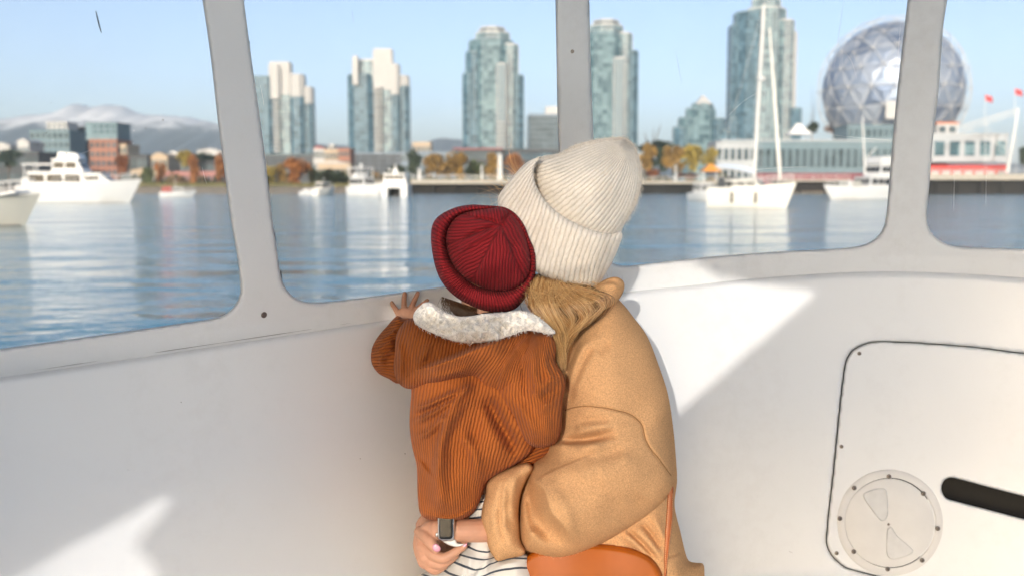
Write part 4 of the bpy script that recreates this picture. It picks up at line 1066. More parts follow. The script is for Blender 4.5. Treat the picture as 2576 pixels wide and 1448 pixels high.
e_ = cr_.color_ramp.elements.new(0.55); e_.color = (0.12, 0.10, 0.03, 1); l.new(tn.outputs[0], cr_.inputs[0]); l.new(cr_.outputs[0], b.inputs['Base Color'])
tag(mesh_obj('undergrowth', tv, tf, BELT), kind='stuff')

# ---------------- boats
GELB = mat('boat_white', (0.62, 0.63, 0.63), 0.3, noise=0.03, nscale=1.0)
GELC = mat('boat_cream', (0.74, 0.72, 0.66), 0.35, noise=0.04, nscale=1.0)
GREYH = mat('boat_grey_hull', (0.42, 0.42, 0.38), 0.4, noise=0.05, nscale=1.0)
BWIN = mat('boat_window', (0.012, 0.015, 0.018), 0.12, spec=0.25)
BOOT = mat('boot_stripe', (0.12, 0.10, 0.07), 0.6)
TEAK = mat('teak', (0.30, 0.19, 0.10), 0.7, noise=0.2, nscale=6)
SAILC = mat('sail_cover', (0.50, 0.58, 0.70), 0.8)
def hull_mesh(L, B, fb, fs, rake=0.12, transom=0.8, nsec=18):
    """hull along +x (bow), waterline at z = 0"""
    V = []; Fc = []; prof = []
    for i in range(nsec + 1):
        t = i / nsec
        x = -L / 2 + L * t
        beam = B / 2 * (transom + (1 - transom) * min(1, t * 2.5)) if t < .45 else B / 2 * max(0.01, 1 - ((t - .45) / .55) ** 2.3)
        sh = fs + (fb - fs) * t ** 1.8 - 0.06 * math.sin(math.pi * t)
        flare = 0.72 + 0.18 * (1 - t)
        rk = rake * L * max(0, (t - .6) / .4) ** 2
        sec = [(x + rk, beam, sh), (x + rk * .95, beam * 1.0, sh - .12), (x + rk * .5, beam * (flare + .1), sh * .5), (x, beam * flare, 0.04), (x - .02 * L * t, beam * flare * .6, -.35), (x - .02 * L * t, 0.0, -.5)]
        row = sec + [(a, -b_, c) for a, b_, c in sec[-2::-1]]
        V += row
    m = 11
    for i in range(nsec):
        for j in range(m - 1): Fc.append((i * m + j, i * m + j + 1, (i + 1) * m + j + 1, (i + 1) * m + j))
        Fc.append((i * m + m - 1, i * m, (i + 1) * m, (i + 1) * m + m - 1))
    Fc.append(tuple(range(m)))
    return V, Fc
def boat(name, px, Y, heading, L, B, fb, fs, label, cat, hullm, group='boats moored in the harbour'):
    t = empty(name, (X(px, Y), Y, 0), heading, label, cat, group); bpy.context.view_layer.update()
    V, Fc = hull_mesh(L, B, fb, fs); o = mesh_obj('hull', V, Fc, hullm, t, True); o.modifiers.new('edges', 'EDGE_SPLIT').split_angle = math.radians(40)
    mb = MB(); pl = [(-L * .48, -B * .37), (L * .1, -B * .4), (L * .3, -B * .34), (L * .42, -B * .2), (L * .47, 0), (L * .42, B * .2), (L * .3, B * .34), (L * .1, B * .4), (-L * .48, B * .37)]
    mb.prism(pl, -0.1, 0.02, 1.03).build('boot_stripe', BOOT, t)
    r = MB(); prev = {}
    for i in range(13):
        tt = 0.35 + .62 * i / 12; x = -L / 2 + L * tt + 0.12 * L * max(0, (tt - .6) / .4) ** 2
        bm_ = B / 2 * max(0.03, 1 - max(0, (tt - .45) / .55) ** 2.3) * .95; z = fs + (fb - fs) * tt ** 1.8
        for s in (-1, 1):
            p = Vector((x, s * bm_, z)); r.tube([p, p + Vector((0, 0, .6))], .018, 4)
            if s in prev: r.tube([prev[s] + Vector((0, 0, .6)), p + Vector((0, 0, .6))], .02, 4); r.tube([prev[s] + Vector((0, 0, .3)), p + Vector((0, 0, .3))], .012, 4)
            prev[s] = p
    r.build('rail', STEEL, t)
    return t
def cabin_part(t, x0, x1, hw, z0, z1, m, wins=3, rake0=.15, rake1=.35, name='deckhouse', band=(.30, .84)):
    h = z1 - z0
    o = MB().side([(x0, z0), (x1, z0), (x1 - rake1 * h, z1), (x0 + rake0 * h, z1)], -hw, hw).build(name, m, t)
    MB().side([(x0 + rake0 * h - .15, z1), (x1 - rake1 * h + .2, z1), (x1 - rake1 * h + .1, z1 + .09), (x0 + rake0 * h - .1, z1 + .09)], -hw - .1, hw + .1).build('deckhouse_roof', m, o)
    za, zb = z0 + h * band[0], z0 + h * band[1]
    for s in (-1, 1):
        for i in range(wins):
            xa = x0 + rake0 * h + (x1 - x0 - (rake0 + rake1) * h) * (i + .06) / wins; xb = x0 + rake0 * h + (x1 - x0 - (rake0 + rake1) * h) * (i + .94) / wins
            MB().side([(xa, za), (xb, za), (xb - .05, zb), (xa, zb)], s * hw - .03, s * hw + .03).build('window', BWIN, o)
    fx = lambda z: x1 - rake1 * (z - z0)
    for i in range(3):
        ya = -hw * .92 + 2 * hw * .92 * (i + .05) / 3; yb = -hw * .92 + 2 * hw * .92 * (i + .95) / 3
        mb = MB(); mb.add([(fx(z) + dx, y, z) for z in (za, zb) for y in (ya, yb) for dx in (-.02, .03)], [(0, 2, 3, 1), (4, 5, 7, 6), (1, 3, 7, 5), (0, 4, 6, 2), (0, 1, 5, 4), (2, 6, 7, 3)]); mb.build('windscreen', BWIN, o)
        bx = lambda z: x0 + rake0 * (z - z0)
        mb = MB(); mb.add([(bx(z) + dx, y, z) for z in (za, zb) for y in (ya, yb) for dx in (-.03, .02)], [(0, 2, 3, 1), (4, 5, 7, 6), (1, 3, 7, 5), (0, 4, 6, 2), (0, 1, 5, 4), (2, 6, 7, 3)]); mb.build('aft_window', BWIN, o)
    return o
R = math.radians
# big motor cruiser on the left
b1 = boat('motor_cruiser', 190, 104, R(4), 10.9, 3.9, 2.45, 1.75, 'big white motor cruiser with flybridge lying left of the wide window post', 'motor boat', GELB)
cabin_part(b1, -4.2, 1.9, 1.45, 1.7, 3.1, GELB, 3, 0.0, 0.55)
cabin_part(b1, 0.7, 4.0, 1.2, 2.05, 2.95, GELB, 1, 0.0, 1.2, 'coachroof', (.3, .75))
cabin_part(b1, -1.9, 1.3, 1.2, 3.15, 4.4, GELB, 2, 0.1, 0.5, 'wheelhouse', (.3, .8))
MB().side([(-1.4, 4.5), (.9, 4.5), (.55, 5.05), (-1.2, 5.2)], -1.05, 1.05).build('flybridge', GELB, b1)
MB().side([(-4.8, 3.85), (-1.6, 3.85), (-1.6, 3.98), (-4.8, 3.98)], -1.4, 1.4).tube([(-4.6, 1.3, 1.8), (-4.6, 1.3, 3.9)], .05, 6).tube([(-4.6, -1.3, 1.8), (-4.6, -1.3, 3.9)], .05, 6).tube([(-3.2, -1.4, 3.1), (-3.2, -1.4, 3.9)], .05, 6).build('aft_canopy', GELB, b1)
MB().side([(-4.9, 1.7), (-4.0, 1.7), (-4.2, 2.6), (-4.9, 2.5)], -1.3, 1.3).build('cockpit_coaming', GELB, b1)
# bow of the boat at the left edge
b2 = boat('work_boat', -104, 42, R(8), 5.2, 2.2, 1.35, 0.95, 'grey hulled boat at the left picture edge with only its bow in view', 'motor boat', GREYH)
MB().side([(-1.6, .9), (1.7, 1.22), (2.55, 1.36), (2.5, 1.45), (1.6, 1.32), (-1.6, 1.05)], -.95, .95).build('deck', GELB, b2)
cabin_part(b2, -1.6, 0.9, .8, 1.0, 1.95, GELB, 2)
# small runabout near the shore
b3 = boat('runabout', 442, 158, R(20), 5.0, 1.9, 1.05, .8, 'small white runabout with a red canvas off the stony shore', 'motor boat', GELB)
cabin_part(b3, -.4, 1.2, .75, .8, 1.5, GELB, 2)
MB().side([(-2.2, .8), (-.5, .8), (-.6, 1.75), (-2.0, 1.7)], -.8, .8).build('canvas_cover', ROOFR, b3)
MB().tube([(0, 0, 1.5), (-.1, 0, 2.6)], .04, 6).build('antenna', STEEL, b3)
b3b = boat('dinghy', 775, 205, R(-30), 4.0, 1.7, .9, .7, 'low white dinghy moored left of the two yachts', 'dinghy', GELB)
MB().side([(-1.0, .65), (.6, .65), (.3, 1.2), (-.8, 1.2)], -.6, .6).build('console', GELB, b3b)
b3c = boat('motor_boat', 815, 200, R(65), 6.0, 2.1, 1.6, 1.1, 'small white cabin boat seen end on left of the two yachts', 'motor boat', GELC)
cabin_part(b3c, -1.8, 1.4, .8, 1.2, 2.5, GELC, 2); MB().tube([(0, 0, 2.6), (0, 0, 3.6)], .04, 6).build('antenna', STEEL, b3c)
# two yachts at the dock
b4 = boat('motor_yacht', 917, 184, R(-38), 7.2, 3.1, 2.3, 1.75, 'white motor yacht with a hardtop, left one of the pair at the dock', 'motor boat', GELB, 'yachts at the dock')
cabin_part(b4, -2.6, 1.6, 1.3, 1.7, 3.3, GELB, 3)
MB().side([(-3.0, 5.0), (1.1, 5.0), (1.0, 5.2), (-2.9, 5.2)], -1.5, 1.5).build('hardtop', GELB, b4)
for sx in (-2.6, -.6, .8):
    for sy in (-1.3, 1.3): MB().tube([(sx, sy, 3.3), (sx, sy, 5.05)], .09, 6).build('hardtop_post', GELB, b4)
MB().side([(-2.0, 3.35), (-.5, 3.35), (-.5, 4.1), (-1.8, 4.1)], -1.2, 1.2).build('flybridge', GELB, b4)
MB().tube([(-.8, 0, 5.2), (-.8, 0, 5.9)], .25, 8).build('radar_dome', GELB, b4)
b5 = empty('power_catamaran', (X(992, 178), 178, 0), 0, 'white power catamaran seen end on beside the motor yacht, right one of the pair', 'motor boat', 'yachts at the dock'); bpy.context.view_layer.update()
b5['label'] = 'white power catamaran seen end on, right one of the pair at the dock'
for s in (-1, 1):
    MB().side([(s * 1.75 - .55, -.4), (s * 1.75 + .55, -.4), (s * 1.75 + .62, 1.5), (s * 1.75 - .62, 1.5)], -1, 7).build('hull', GELB, b5)
MB().box(-2.35, 2.35, -1, 7, 1.45, 2.2).build('bridge_deck', GELB, b5)
MB().box(-1.25, 1.25, 3.0, 3.1, -.2, 1.45).build('tunnel_shade_sheet', GAP, b5)  # black sheet stands in for the shade between the hulls
d5 = MB().side([(-2.1, 2.2), (2.1, 2.2), (1.75, 3.9), (-1.75, 3.9)], 0.2, 6).build('deckhouse', GELB, b5)
for i in range(4):
    xa = -1.65 + i * .84; MB().side([(xa, 3.0), (xa + .74, 3.0), (xa + .7, 3.65), (xa + .04, 3.65)], .12, .22).build('window', BWIN, d5)
MB().box(-1.95, 1.95, -.2, 6.2, 3.9, 4.05).build('hardtop', GELB, b5)
MB().side([(-.5, 4.05), (.5, 4.05), (.3, 4.9), (-.3, 4.9)], 1.5, 2.1).tube([(0, 1.8, 4.9), (0, 1.8, 5.6)], .12, 6).build('radar_arch', GELB, b5)
MB().tube([(-1.0, 1.5, 4.6), (-1.0, 1.5, 4.9)], .3, 10).build('radar_dome', GELB, b5)
for s in (-1, 1): MB().tube([(s * 2.1, -.6, 1.9), (s * 2.1, -.6, 2.9), (s * 2.1, 3, 2.9)], .04, 6).build('rail', STEEL, b5)
# sailing boat: bow towards the camera right
b6 = boat('sailing_boat', 1882, 78, R(-33), 6.1, 2.2, 1.95, 1.6, 'cream sailing boat with a tall white mast and furled foresail', 'sailing boat', GELC)
cabin_part(b6, -1.6, 1.3, .7, 1.6, 2.1, GELC, 3, .2, .9, 'coachroof', (.3, .75))
mbase, mtop = Vector((0.95, 0, 1.5)), None
bpy.context.view_layer.update(); Mi = b6.matrix_world.inverted()
mt_ = Mi @ atY(1922, 12, 78.0); mb0 = Mi @ atY(1897, 448, 78.0)
MB().tube([mb0, mt_], [.15, .11], 10).build('mast', STEEL, b6)
jb, jt = Mi @ atY(1963, 452, 76.5), Mi @ atY(1936, 70, 78.0)
MB().tube([jb, jb.lerp(jt, .1), jb.lerp(jt, .5), jt], [.08, .15, .13, .06], 10).build('furled_foresail', GELC, b6)
bm0 = mb0 + Vector((0, 0, .35)); bm1 = Mi @ atY(1800, 418, 79.5)
MB().tube([bm0, bm1], .06, 8).build('boom', STEEL, b6)
MB().tube([bm0 + Vector((0, 0, .12)), bm0.lerp(bm1, .3) + Vector((0, 0, .22)), bm0.lerp(bm1, .7) + Vector((0, 0, .16)), bm1 + Vector((0, 0, .05))], [.18, .22, .17, .06], 8).build('sail_cover', SAILC, b6)
MB().tube([mb0.lerp(mt_, .58) + Vector((0, -.8, 0)), mb0.lerp(mt_, .58) + Vector((0, .8, 0))], .03, 6).build('spreader', STEEL, b6)
MB().tube([mb0.lerp(mt_, .565) + Vector((.2, 0, 0)), mb0.lerp(mt_, .565) + Vector((.2, 0, .3))], .22, 10).build('radar_dome', GELB, b6)
st = MB()
for s in (-1, 1): st.tube([(.6, s * 1.0, 1.8), mb0.lerp(mt_, .58) + Vector((0, s * .8, 0)), mt_], .012, 4)
st.tube([(-2.9, 0, 1.7), mt_], .012, 4); st.build('rigging', STEEL, b6)
for s in (-1, 1):
    for k in (-.9, 1.0):
        MB().tube([(k, s * 1.1, 1.2), (k, s * 1.12, .4)], .11, 8).build('fender', BOOT, b6)
MB().side([(-2.3, 1.55), (-1.1, 1.55), (-1.2, 2.4), (-2.2, 2.35)], -.7, .7).build('sprayhood', DARK, b6)
b7 = boat('motor_boat', 1772, 118, R(-70), 5.2, 2.0, 1.2, .9, 'small white boat with an outboard lying left of the sailing boat', 'motor boat', GELB)
cabin_part(b7, -1.4, .8, .75, .9, 2.0, GELB, 2); MB().tube([(-.2, 0, 2.0), (-.2, 0, 3.3)], .05, 6).build('antenna', STEEL, b7)
# right yacht
b8 = boat('trawler_yacht', 2172, 132, R(-155), 11.0, 3.8, 1.9, 1.5, 'white trawler yacht with a pole mast partly behind the rightmost window post', 'motor boat', GELB)
cabin_part(b8, -4.6, .6, 1.5, 1.5, 2.9, GELB, 4)
cabin_part(b8, -4.4, -1.2, 1.4, 3.0, 4.6, GELB, 3, .1, .35, 'wheelhouse', (.35, .8))
MB().side([(-4.6, 4.7), (-1.4, 4.7), (-1.9, 5.6), (-4.2, 5.7)], -1.3, 1.3).build('flybridge', GELB, b8)
bpy.context.view_layer.update(); M8 = b8.matrix_world.inverted()
MB().tube([M8 @ atY(2176, 440, 132), M8 @ atY(2170, 292, 132)], [.16, .08], 8).tube([M8 @ atY(2176, 400, 132), M8 @ atY(2205, 372, 132)], .06, 6).build('pole_mast', STEEL, b8)
MB().tube([(3.2, .9, 1.7), (3.2, .9, 2.4)], .3, 8).build('deck_box', GELB, b8)
MB().side([(1.2, 1.7), (3.4, 1.8), (3.3, 2.4), (1.3, 2.4)], -.9, .9).build('tender', GREYH, b8)

# ---------------- air
HAZE = bpy.data.materials.new('haze'); HAZE.use_nodes = True
n, l = HAZE.node_tree.nodes, HAZE.node_tree.links; n.clear()
ho = n.new('ShaderNodeOutputMaterial'); hv = n.new('ShaderNodeVolumePrincipled')
hv.inputs['Color'].default_value = (0.80, 0.94, 1.0, 1); hv.inputs['Density'].default_value = HAZE_D = 0.00017; hv.inputs['Anisotropy'].default_value = 0.0
l.new(hv.outputs[0], ho.inputs['Volume'])
hz = MB().box(-7500, 7500, -2200, 9500, -4, 340).build('haze', HAZE); tag(hz, kind='stuff')
# ------------------------------------------------------------------ the woman and the child
SKIN = mat('skin', (0.52, 0.27, 0.17), 0.5, spec=0.35, noise=0.07, nscale=60, bump=0.35, bscale=170, bdist=0.0016)
SKIN.node_tree.nodes['Principled BSDF'].inputs['Subsurface Weight'].default_value = 0.12
SKIN.node_tree.nodes['Principled BSDF'].inputs['Subsurface Radius'].default_value = (0.012, 0.005, 0.003)
SKIN.node_tree.nodes['Principled BSDF'].inputs['Subsurface Scale'].default_value = 0.4
NAIL = mat('pink_nail_varnish', (0.62, 0.27, 0.36), 0.18, spec=0.6, coat=0.4)
COAT = mat('camel_wool', (0.60, 0.34, 0.165), 1.0, spec=0.0, sheen=0.0, noise=0.20, nscale=380, bump=0.8, bscale=480, bdist=0.0016)
def add_bump(m, scale, dist, strength=0.6, detail=4):
    n, l = m.node_tree.nodes, m.node_tree.links; b = n['Principled BSDF']
    tc = nd(m, 'ShaderNodeTexCoord'); t = nd(m, 'ShaderNodeTexNoise'); t.inputs['Scale'].default_value = scale; t.inputs['Detail'].default_value = detail
    l.new(tc.outputs['Object'], t.inputs['Vector']); bp = nd(m, 'ShaderNodeBump'); bp.inputs['Strength'].default_value = strength; bp.inputs['Distance'].default_value = dist
    l.new(t.outputs[0], bp.inputs['Height'])
    if b.inputs['Normal'].links: l.new(b.inputs['Normal'].links[0].from_socket, bp.inputs['Normal'])
    l.new(bp.outputs[0], b.inputs['Normal'])
add_bump(COAT, 330, 0.0018, 0.45)
COAT.node_tree.nodes['Principled BSDF'].inputs['Sheen Tint'].default_value = (1.0, 0.8, 0.6, 1)
CORD = rib_mat('rust_corduroy', (0.41, 0.112, 0.022), (0.20, 0.050, 0.010), 0.0018, fine=0.5, nscale=800, power=0.7, wobble=0.6, sheen=0.04)
REDKNIT = rib_mat('red_knit', (0.25, 0.013, 0.017), (0.125, 0.007, 0.010), 0.0018, fine=0.35, nscale=1100, power=0.6, wobble=0.3, sheen=0.02)
CREAMKNIT = rib_mat('cream_wool_knit', (0.92, 0.86, 0.77), (0.80, 0.72, 0.61), 0.0021, fine=0.6, nscale=650, power=0.55, wobble=0.5, sheen=0.1, fdist=0.0012)
SHERPA = mat('cream_pile_fleece', (0.90, 0.85, 0.78), 0.95, spec=0.1, sheen=0.1, noise=0.05, nscale=90, bump=0.9, bscale=190, bdist=0.004)
LEATHER = mat('orange_leather', (0.36, 0.085, 0.003), 0.5, spec=0.3, noise=0.09, nscale=14, bump=0.10, bscale=700, bdist=0.0004)
STRAPL = mat('tan_leather_strap', (0.38, 0.09, 0.015), 0.28, spec=0.5, noise=0.1, nscale=30, bump=0.1, bscale=700, bdist=0.0004)
THREAD = mat('pale_thread', (0.70, 0.42, 0.20), 0.8)
SEAM = mat('camel_seam_thread', (0.30, 0.15, 0.055), 0.9)
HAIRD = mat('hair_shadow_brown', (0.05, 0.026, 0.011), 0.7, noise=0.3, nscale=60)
def hair_mat(name, col, rough=0.35, spec=0.5):
    m = mat(name, col, rough, spec=spec)
    n, l = m.node_tree.nodes, m.node_tree.links; b = n['Principled BSDF']
    hi = nd(m, 'ShaderNodeHairInfo'); rp = nd(m, 'ShaderNodeMapRange', i_1=0.0, i_2=1.0, i_3=0.6, i_4=1.25); l.new(hi.outputs['Random'], rp.inputs[0])
    sc = nd(m, 'ShaderNodeVectorMath', operation='SCALE'); sc.inputs[0].default_value = col; l.new(rp.outputs[0], sc.inputs['Scale']); l.new(sc.outputs[0], b.inputs['Base Color'])
    return m
HAIR = hair_mat('blonde_hair', (0.44, 0.205, 0.052), 0.28, 0.8); HAIRL = hair_mat('pale_blonde_hair', (0.70, 0.45, 0.19), 0.32, 0.7)
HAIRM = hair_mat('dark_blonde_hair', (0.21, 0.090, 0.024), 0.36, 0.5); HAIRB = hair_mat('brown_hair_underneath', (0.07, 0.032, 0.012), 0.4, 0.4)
FUZZ = hair_mat('wool_fuzz', (0.82, 0.74, 0.63), 0.8, 0.2)
PILE_H = hair_mat('fleece_curls', (0.90, 0.85, 0.77), 0.9, 0.1)
CFUZZ = hair_mat('camel_fuzz', (0.62, 0.36, 0.17), 0.9, 0.1)
BROWNHAIR = hair_mat('child_brown_hair', (0.07, 0.035, 0.014), 0.4)

def px_tube(pts, seg=14, flat=None):
    """rounded limb through picture points: (px, py, depth, radius in px)"""
    q = [P(np.array([a]), np.array([b]), np.array([d]))[0] for a, b, d, r in pts]; rr = [r * d / F for a, b, d, r in pts]
    # refine so that limbs bend smoothly
    n_ = len(q); pts2, r2 = [], []
    for i in range(n_ - 1):
        for k in range(4): t = k / 4; pts2.append(Vector(q[i]).lerp(Vector(q[i + 1]), t)); r2.append(rr[i] + (rr[i + 1] - rr[i]) * t)
    pts2.append(Vector(q[-1])); r2.append(rr[-1])
    for _ in range(2):
        pts2 = [pts2[0]] + [(pts2[i - 1] + pts2[i] * 2 + pts2[i + 1]) / 4 for i in range(1, len(pts2) - 1)] + [pts2[-1]]
    return tube_mesh(pts2, r2, seg, True, True)
def body(limbs, label, group, voxel=0.0017):
    mb = MB()
    for l_ in limbs: mb.add(*px_tube(l_))
    o = mb.build('person', SKIN, None, True); tag(o, label, 'person', group)
    r = o.modifiers.new('skin', 'REMESH'); r.mode = 'VOXEL'; r.voxel_size = voxel; r.use_smooth_shade = True
    s = o.modifiers.new('soften', 'SMOOTH'); s.factor = 0.5; s.iterations = 5
    return o
child = body([
    [(1215, 650, 1.90, 92), (1215, 690, 1.91, 86)], [(1205, 700, 1.90, 45), (1200, 800, 1.90, 40), (1195, 900, 1.90, 60)],
    [(1150, 880, 1.90, 60), (1130, 1000, 1.90, 70), (1130, 1180, 1.90, 58)], [(1250, 880, 1.90, 60), (1220, 1000, 1.90, 70), (1170, 1180, 1.90, 55)],
    [(1190, 1180, 1.93, 50), (1200, 1320, 1.97, 42), (1200, 1440, 1.975, 42), (1180, 1560, 1.98, 42)], [(1130, 1180, 1.93, 50), (1120, 1320, 1.97, 36), (1110, 1440, 1.975, 34), (1100, 1560, 1.98, 34)],
    [(1070, 880, 1.92, 40), (980, 905, 1.97, 34), (1000, 845, 2.00, 25), (1014, 806, 2.035, 18)],                                                # raised arm
    [(1015, 806, 2.035, 17), (1009, 790, 2.045, 14)], [(1017, 806, 2.035, 17), (1018, 784, 2.045, 14)], [(1020, 806, 2.035, 17), (1028, 786, 2.045, 13)], [(1024, 806, 2.036, 15), (1038, 790, 2.045, 11)],   # palm
    [(1003, 790, 2.045, 8), (994, 775, 2.05, 6.6), (988, 766, 2.054, 6.0), (983.5, 759, 2.058, 5.2)],
    [(1017, 783, 2.045, 8), (1016, 763, 2.05, 7.2), (1017, 749, 2.055, 6.6), (1018, 738, 2.058, 5.8)],
    [(1029, 785, 2.045, 8), (1038, 766, 2.05, 7.2), (1045, 750, 2.055, 6.6), (1051, 737, 2.058, 5.8)],
    [(1034, 790, 2.047, 7.5), (1050, 776, 2.052, 6.4), (1064, 764, 2.056, 6.0), (1075, 755, 2.058, 5.2)],
    [(1000, 806, 2.03, 9), (1000, 800, 2.055, 7), (1012, 796, 2.075, 6)],
    [(1330, 880, 1.88, 36), (1370, 990, 1.86, 30), (1340, 1090, 1.88, 24), (1290, 1110, 1.92, 22)],
    [(1205, 660, 1.955, 22), (1200, 672, 1.985, 10)], [(1122, 690, 1.91, 12), (1118, 700, 1.90, 10)], [(1312, 690, 1.91, 12), (1316, 700, 1.90, 10)]],
    'small child in a red ribbed beanie and rust corduroy jacket reaching for the window sill', None)
woman = body([
    [(1425, 560, 2.00, 118), (1440, 620, 2.00, 108)], [(1450, 680, 2.00, 55), (1470, 770, 2.00, 52), (1500, 860, 2.02, 70)],
    [(1470, 880, 2.05, 80), (1490, 1050, 2.06, 90), (1500, 1250, 2.07, 95), (1520, 1450, 2.07, 100)], [(1540, 900, 2.04, 60), (1550, 1050, 2.05, 70), (1560, 1250, 2.06, 75), (1570, 1450, 2.06, 85)],
    [(1570, 900, 2.03, 60), (1590, 1050, 2.01, 54), (1560, 1200, 1.96, 46), (1430, 1290, 1.955, 30), (1330, 1320, 1.93, 27), (1270, 1330, 1.90, 28), (1215, 1333, 1.878, 30), (1150, 1334, 1.870, 28.5), (1105, 1331, 1.872, 27)],
    [(1105, 1331, 1.876, 25), (1084, 1330, 1.885, 24), (1070, 1345, 1.905, 24)],
    # the other arm comes round the child's front; its hand clasps this wrist
    [(1420, 900, 2.06, 62), (1250, 1130, 2.09, 45), (1120, 1270, 2.02, 34), (1072, 1322, 1.94, 27)],
    [(1072, 1326, 1.93, 24), (1068, 1360, 1.90, 27), (1076, 1395, 1.885, 27)], [(1062, 1340, 1.92, 20), (1056, 1375, 1.895, 19), (1070, 1410, 1.885, 20)], [(1080, 1380, 1.885, 24), (1092, 1402, 1.88, 20)],
    [(1056, 1336, 1.90, 15), (1068, 1347, 1.872, 15), (1082, 1360, 1.856, 14.5), (1092, 1374, 1.850, 13), (1097, 1381, 1.849, 11)],
    [(1062, 1372, 1.885, 16), (1086, 1391, 1.868, 15), (1113, 1404, 1.862, 14), (1132, 1396, 1.862, 12.5), (1152, 1382, 1.864, 11), (1168, 1373, 1.866, 8.5)],
    [(1062, 1394, 1.890, 16), (1084, 1411, 1.876, 14.5), (1106, 1419, 1.872, 13.5), (1128, 1409, 1.874, 12), (1145, 1396, 1.880, 10)],
    [(1068, 1408, 1.895, 15), (1082, 1426, 1.884, 13.5), (1098, 1430, 1.880, 12.5), (1118, 1420, 1.884, 11)],
    [(1076, 1418, 1.900, 13), (1086, 1433, 1.892, 10.5), (1098, 1436, 1.890, 9.5), (1112, 1428, 1.892, 8.5)],
    [(1410, 600, 2.09, 22), (1402, 618, 2.12, 10)],
    [(1480, 1460, 1.98, 110), (1300, 1560, 1.95, 90), (1200, 1640, 1.95, 70)]],
    'woman in a camel wool coat and cream knit hat hugging the child', None)
bpy.context.view_layer.update()

# ---- child: striped trousers
TROU = mat('striped_jersey', (0.62, 0.60, 0.57), 0.9, spec=0.1, sheen=0.2, bump=0.4, bscale=900, bdist=0.0006)
n, l = TROU.node_tree.nodes, TROU.node_tree.links; b = n['Principled BSDF']
at = nd(TROU, 'ShaderNodeAttribute', attribute_name='stripe'); fr = nd(TROU, 'ShaderNodeMath', operation='FRACT'); l.new(at.outputs['Fac'], fr.inputs[0])
lt = nd(TROU, 'ShaderNodeMath', operation='LESS_THAN', i_1=0.21); l.new(fr.outputs[0], lt.inputs[0])
mx = nd(TROU, 'ShaderNodeMix', data_type='RGBA'); mx.inputs[6].default_value = (0.62, 0.60, 0.56, 1); mx.inputs[7].default_value = (0.055, 0.065, 0.085, 1)
l.new(lt.outputs[0], mx.inputs[0]); l.new(mx.outputs[2], b.inputs['Base Color'])
STR = RBF([(0, [(1185, 1262), (1230, 1256)]), (2, [(1185, 1300), (1230, 1294)]), (5.0, [(1180, 1372), (1202, 1382), (1226, 1385)]), (6, [(1160, 1392), (1190, 1400), (1226, 1404), (1260, 1392)]), (7, [(1140, 1408), (1170, 1420), (1205, 1430), (1240, 1412), (1290, 1400)]), (8, [(1110, 1425), (1140, 1442), (1190, 1452), (1250, 1432), (1310, 1424)]), (9, [(1060, 1440), (1110, 1458), (1180, 1475), (1260, 1455), (1320, 1450)]), (11, [(1060, 1490), (1150, 1510), (1310, 1500)])])
o, _ = inflate('striped_trousers', [(1052, 1452), (1075, 1437), (1110, 1432), (1142, 1400), (1165, 1360), (1180, 1300), (1186, 1250), (1240, 1245), (1250, 1330), (1256, 1400), (1300, 1390), (1330, 1400), (1330, 1560), (1040, 1560)],
    1.93, 0.055, 60, TROU, child, folds=[ridge([(1186, 1380), (1180, 1420), (1178, 1460)], 12, 0.012), ridge([(1228, 1368), (1228, 1405), (1215, 1450)], 9, 0.012), lip([(1240, 1400), (1205, 1425), (1185, 1455)], 20, 0.010, 3), ridge([(1120, 1445), (1180, 1470), (1240, 1450)], 12, 0.01), lip([(1150, 1400), (1165, 1430), (1160, 1470)], 14, 0.008, 3), lip([(1310, 1412), (1255, 1425), (1220, 1455)], 14, .009, 3)],
    attrs={'stripe': STR}, step=3.0, noise=[(25, .003, 31)])

